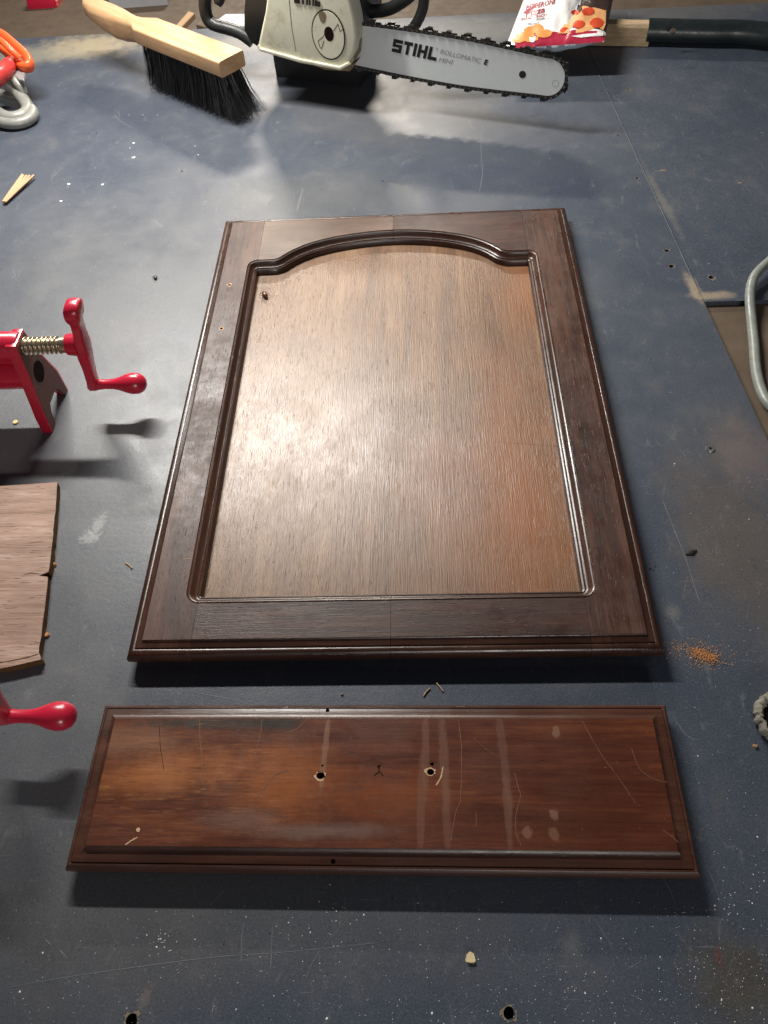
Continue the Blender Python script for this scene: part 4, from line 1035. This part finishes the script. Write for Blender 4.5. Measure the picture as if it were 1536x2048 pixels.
bm = bmesh.new(); p = at(32, 845); tube(bm, [p+Vector((0, 0, .0002)), p+Vector((0, 0, .0014))], [.0026, .0024], 12)
tag(link('cream_pellet', bm, plain('tan_pellet', (.62, .46, .2), .6, .3)), 'small tan pellet beside the foot of the red clamp', 'pellet')
# curled shavings / bits of straw
for pts, lab in ((((847, 1392), (852, 1384), (860, 1376)), 'left one of two pale slivers under the front edge of the door'), (((873, 1366), (880, 1374), (886, 1382)), 'right one of two pale slivers under the front edge of the door'),
                 (((250, 1125), (258, 1130), (264, 1136)), 'pale sliver on the bench left of the door'), (((1288, 1278), (1300, 1282)), 'white sliver at the lower right corner of the door')):
    bm = bmesh.new(); tube(bm, spline([at(x, y, .0009) for x, y in pts], 4), .0005, 6)
    tag(link('wood_sliver', bm, M['raw']), lab, 'sliver', 'wood slivers')
bm = bmesh.new(); p = at(1382, 1106); tube(bm, [p+Vector((-.005, -.0015, .0006)), p+Vector((0, 0, .0012)), p+Vector((.005, .0022, .0006))], [.0006, .0022, .0005], 8, flat=.4)
tag(link('dead_leaf', bm, M['dark_bit']), 'small dark leaf scrap on the bench right of the door', 'leaf scrap')
# sawdust heap
bm = bmesh.new()
for k in range(750):
    t = random.gauss(0, 1); x = 1408+random.gauss(0, 15)+t*4; y = 1311+random.gauss(0, 7)+(x-1408)*.30
    flake(bm, at(x, y)+Vector((0, 0, random.uniform(0, .0012))), random.uniform(.0002, .00055), random.uniform(.0002, .0005))
for k in range(260):
    flake(bm, at(random.gauss(1405, 38), random.gauss(1308, 18)), random.uniform(.0002, .0005), .0003)
for k in range(60): flake(bm, at(random.gauss(1352, 10), random.gauss(1298, 8)), random.uniform(.0002, .0005), .0003)
tag(link('sawdust', bm, M['sawdust']), 'orange sawdust scattered on the bench right of the lower door corner', 'sawdust', kind='stuff')
# crumbs trailing the torn board edge
bm = bmesh.new()
for k in range(170):
    t = random.choice((random.random(), random.gauss(.48, .03), random.gauss(.86, .05))); t = min(1, max(0, t)); x = 117-33*t*(.8+.4*t)+abs(random.gauss(0, 4)); y = 964+354*t
    flake(bm, at(x, y), random.uniform(.0002, .0007), random.uniform(.0003, .0008))
tag(link('wood_dust', bm, M['tan']), 'torn wood dust along the right edge of the plywood offcut', 'wood dust', kind='stuff')
# pale flecks all over the bench, thicker towards the viewer
bm = bmesh.new()
def free(p): return not (-0.213 < p.x < 0.206 and -0.44 < p.y < 0.285) and not (p.x < -.265 and -.29 < p.y < .02)
for k in range(1200):
    if k < 650: px, py = random.uniform(0, 1536), 2048-abs(random.gauss(0, 150)); px = 1536-abs(random.gauss(0, 700)) if k % 3 else px
    elif k < 850: px, py = random.uniform(1330, 1536), random.uniform(950, 2048)
    else: px, py = random.uniform(0, 1536), random.uniform(90, 1400)
    if px < 0: continue
    p = at(px, py)
    if not free(p) or (p.x > SEAM(p.y)-.003): continue
    r = .00018+.00022*random.random()**2+(.0005 if random.random() < .03 else 0)
    flake(bm, p, r*(1.0 if p.y < 0 else 1.3), .00025)
for (cx_, cy_, s_) in ((320, 1880, 22), (660, 1850, 60), (1480, 1800, 40)):
    for k in range(22): flake(bm, at(random.gauss(cx_, s_), random.gauss(cy_, s_*.6)), random.uniform(.0003, .0006), .0003)
tag(link('dust_flecks', bm, M['white_speck']), 'pale dust flecks sprinkled over the blue bench', 'dust', kind='stuff')
bm = bmesh.new()
for k in range(260):
    px, py = random.uniform(0, 1500), random.uniform(260, 2040); p = at(px, py)
    if free(p) and p.x < SEAM(p.y)-.003: flake(bm, p, random.uniform(.0002, .0006), .0003)
for x, y in ((1300, 1137), (1310, 1133), (1306, 1140)): flake(bm, at(x, y), .001, .0006)
tag(link('dark_grit', bm, M['dark_bit']), 'dark grit scattered over the bench', 'grit', kind='stuff')

# ------------------------------------------------------------------ things behind the bench
ZF = -0.065
t = thing('red_can', 'small red can lying behind the bench at the top left', 'can', tuple(at(90, 0, ZF)))
bm = bmesh.new(); p = at(62, 6, ZF+.03); q = at(118, 2, ZF+.03); p.z = q.z = ZF+.0255; ex_ = (q-p).normalized()
tube(bm, [p, p+ex_*.004, q-ex_*.002, q], [.023, .025, .025, .023], 24); link('can_body', bm, M['red'], t, smooth=40)
bm = bmesh.new(); tube(bm, [q+ex_*.0002, q+ex_*.004], [.0215, .0205], 24); link('lid', bm, M['redp'], t, smooth=40)
bm = bmesh.new()
prism(bm, [at(x, y, ZF+.001) for x, y in ((232, 50), (345, 42), (362, -60), (240, -60))], Vector((0, 0, .055)), 0, .002, 1)
tag(link('grey_carton', bm, plain('pale_grey_card', (.40, .40, .41), .6, .3, var=.15)), 'pale grey carton behind the bench above the brush', 'carton')
t = None
for i, (pts, mt, lab) in enumerate(((((330, 62), (345, 66), (420, 40), (405, 30)), M['board'], 'brown wooden offcut behind the bench beside the grey carton'), (((352, 66), (364, 68), (392, 38), (380, 34)), M['raw'], 'pale yellow wood sliver leaning behind the brush'),
                                 (((395, 62), (430, 72), (470, 50), (430, 25)), M['shelf'], 'dark brown wood scrap behind the chainsaw handle'))):
    bm = bmesh.new(); prism(bm, [at(x, y, ZF+.012+.014*i) for x, y in pts], Vector((0, 0, .010)), 0, .001, 1)
    tag(link('wood_scrap', bm, mt), lab, 'wood scrap', 'wood scraps behind the bench')
bm = bmesh.new(); prism(bm, [at(x, y, -.004) for x, y in ((424, 50), (452, 57), (500, 52), (498, 30), (452, 30))], Vector((0, 0, .0015)))
tag(link('paper_leaflet', bm, plain('white_paper', (.72, .70, .67), .7, .3, var=.1)), 'white paper leaflet seen through the chainsaw rear handle', 'paper')
bm = bmesh.new(); prism(bm, [at(x, y, ZF+.002) for x, y in ((745, 45), (1060, 33), (1080, -80), (720, -80))], Vector((0, 0, .012)), 0, .001, 1)
tag(link('cardboard_sheet', bm, M['card']), 'tan cardboard sheet lying behind the bench between chainsaw and snack bag', 'cardboard')
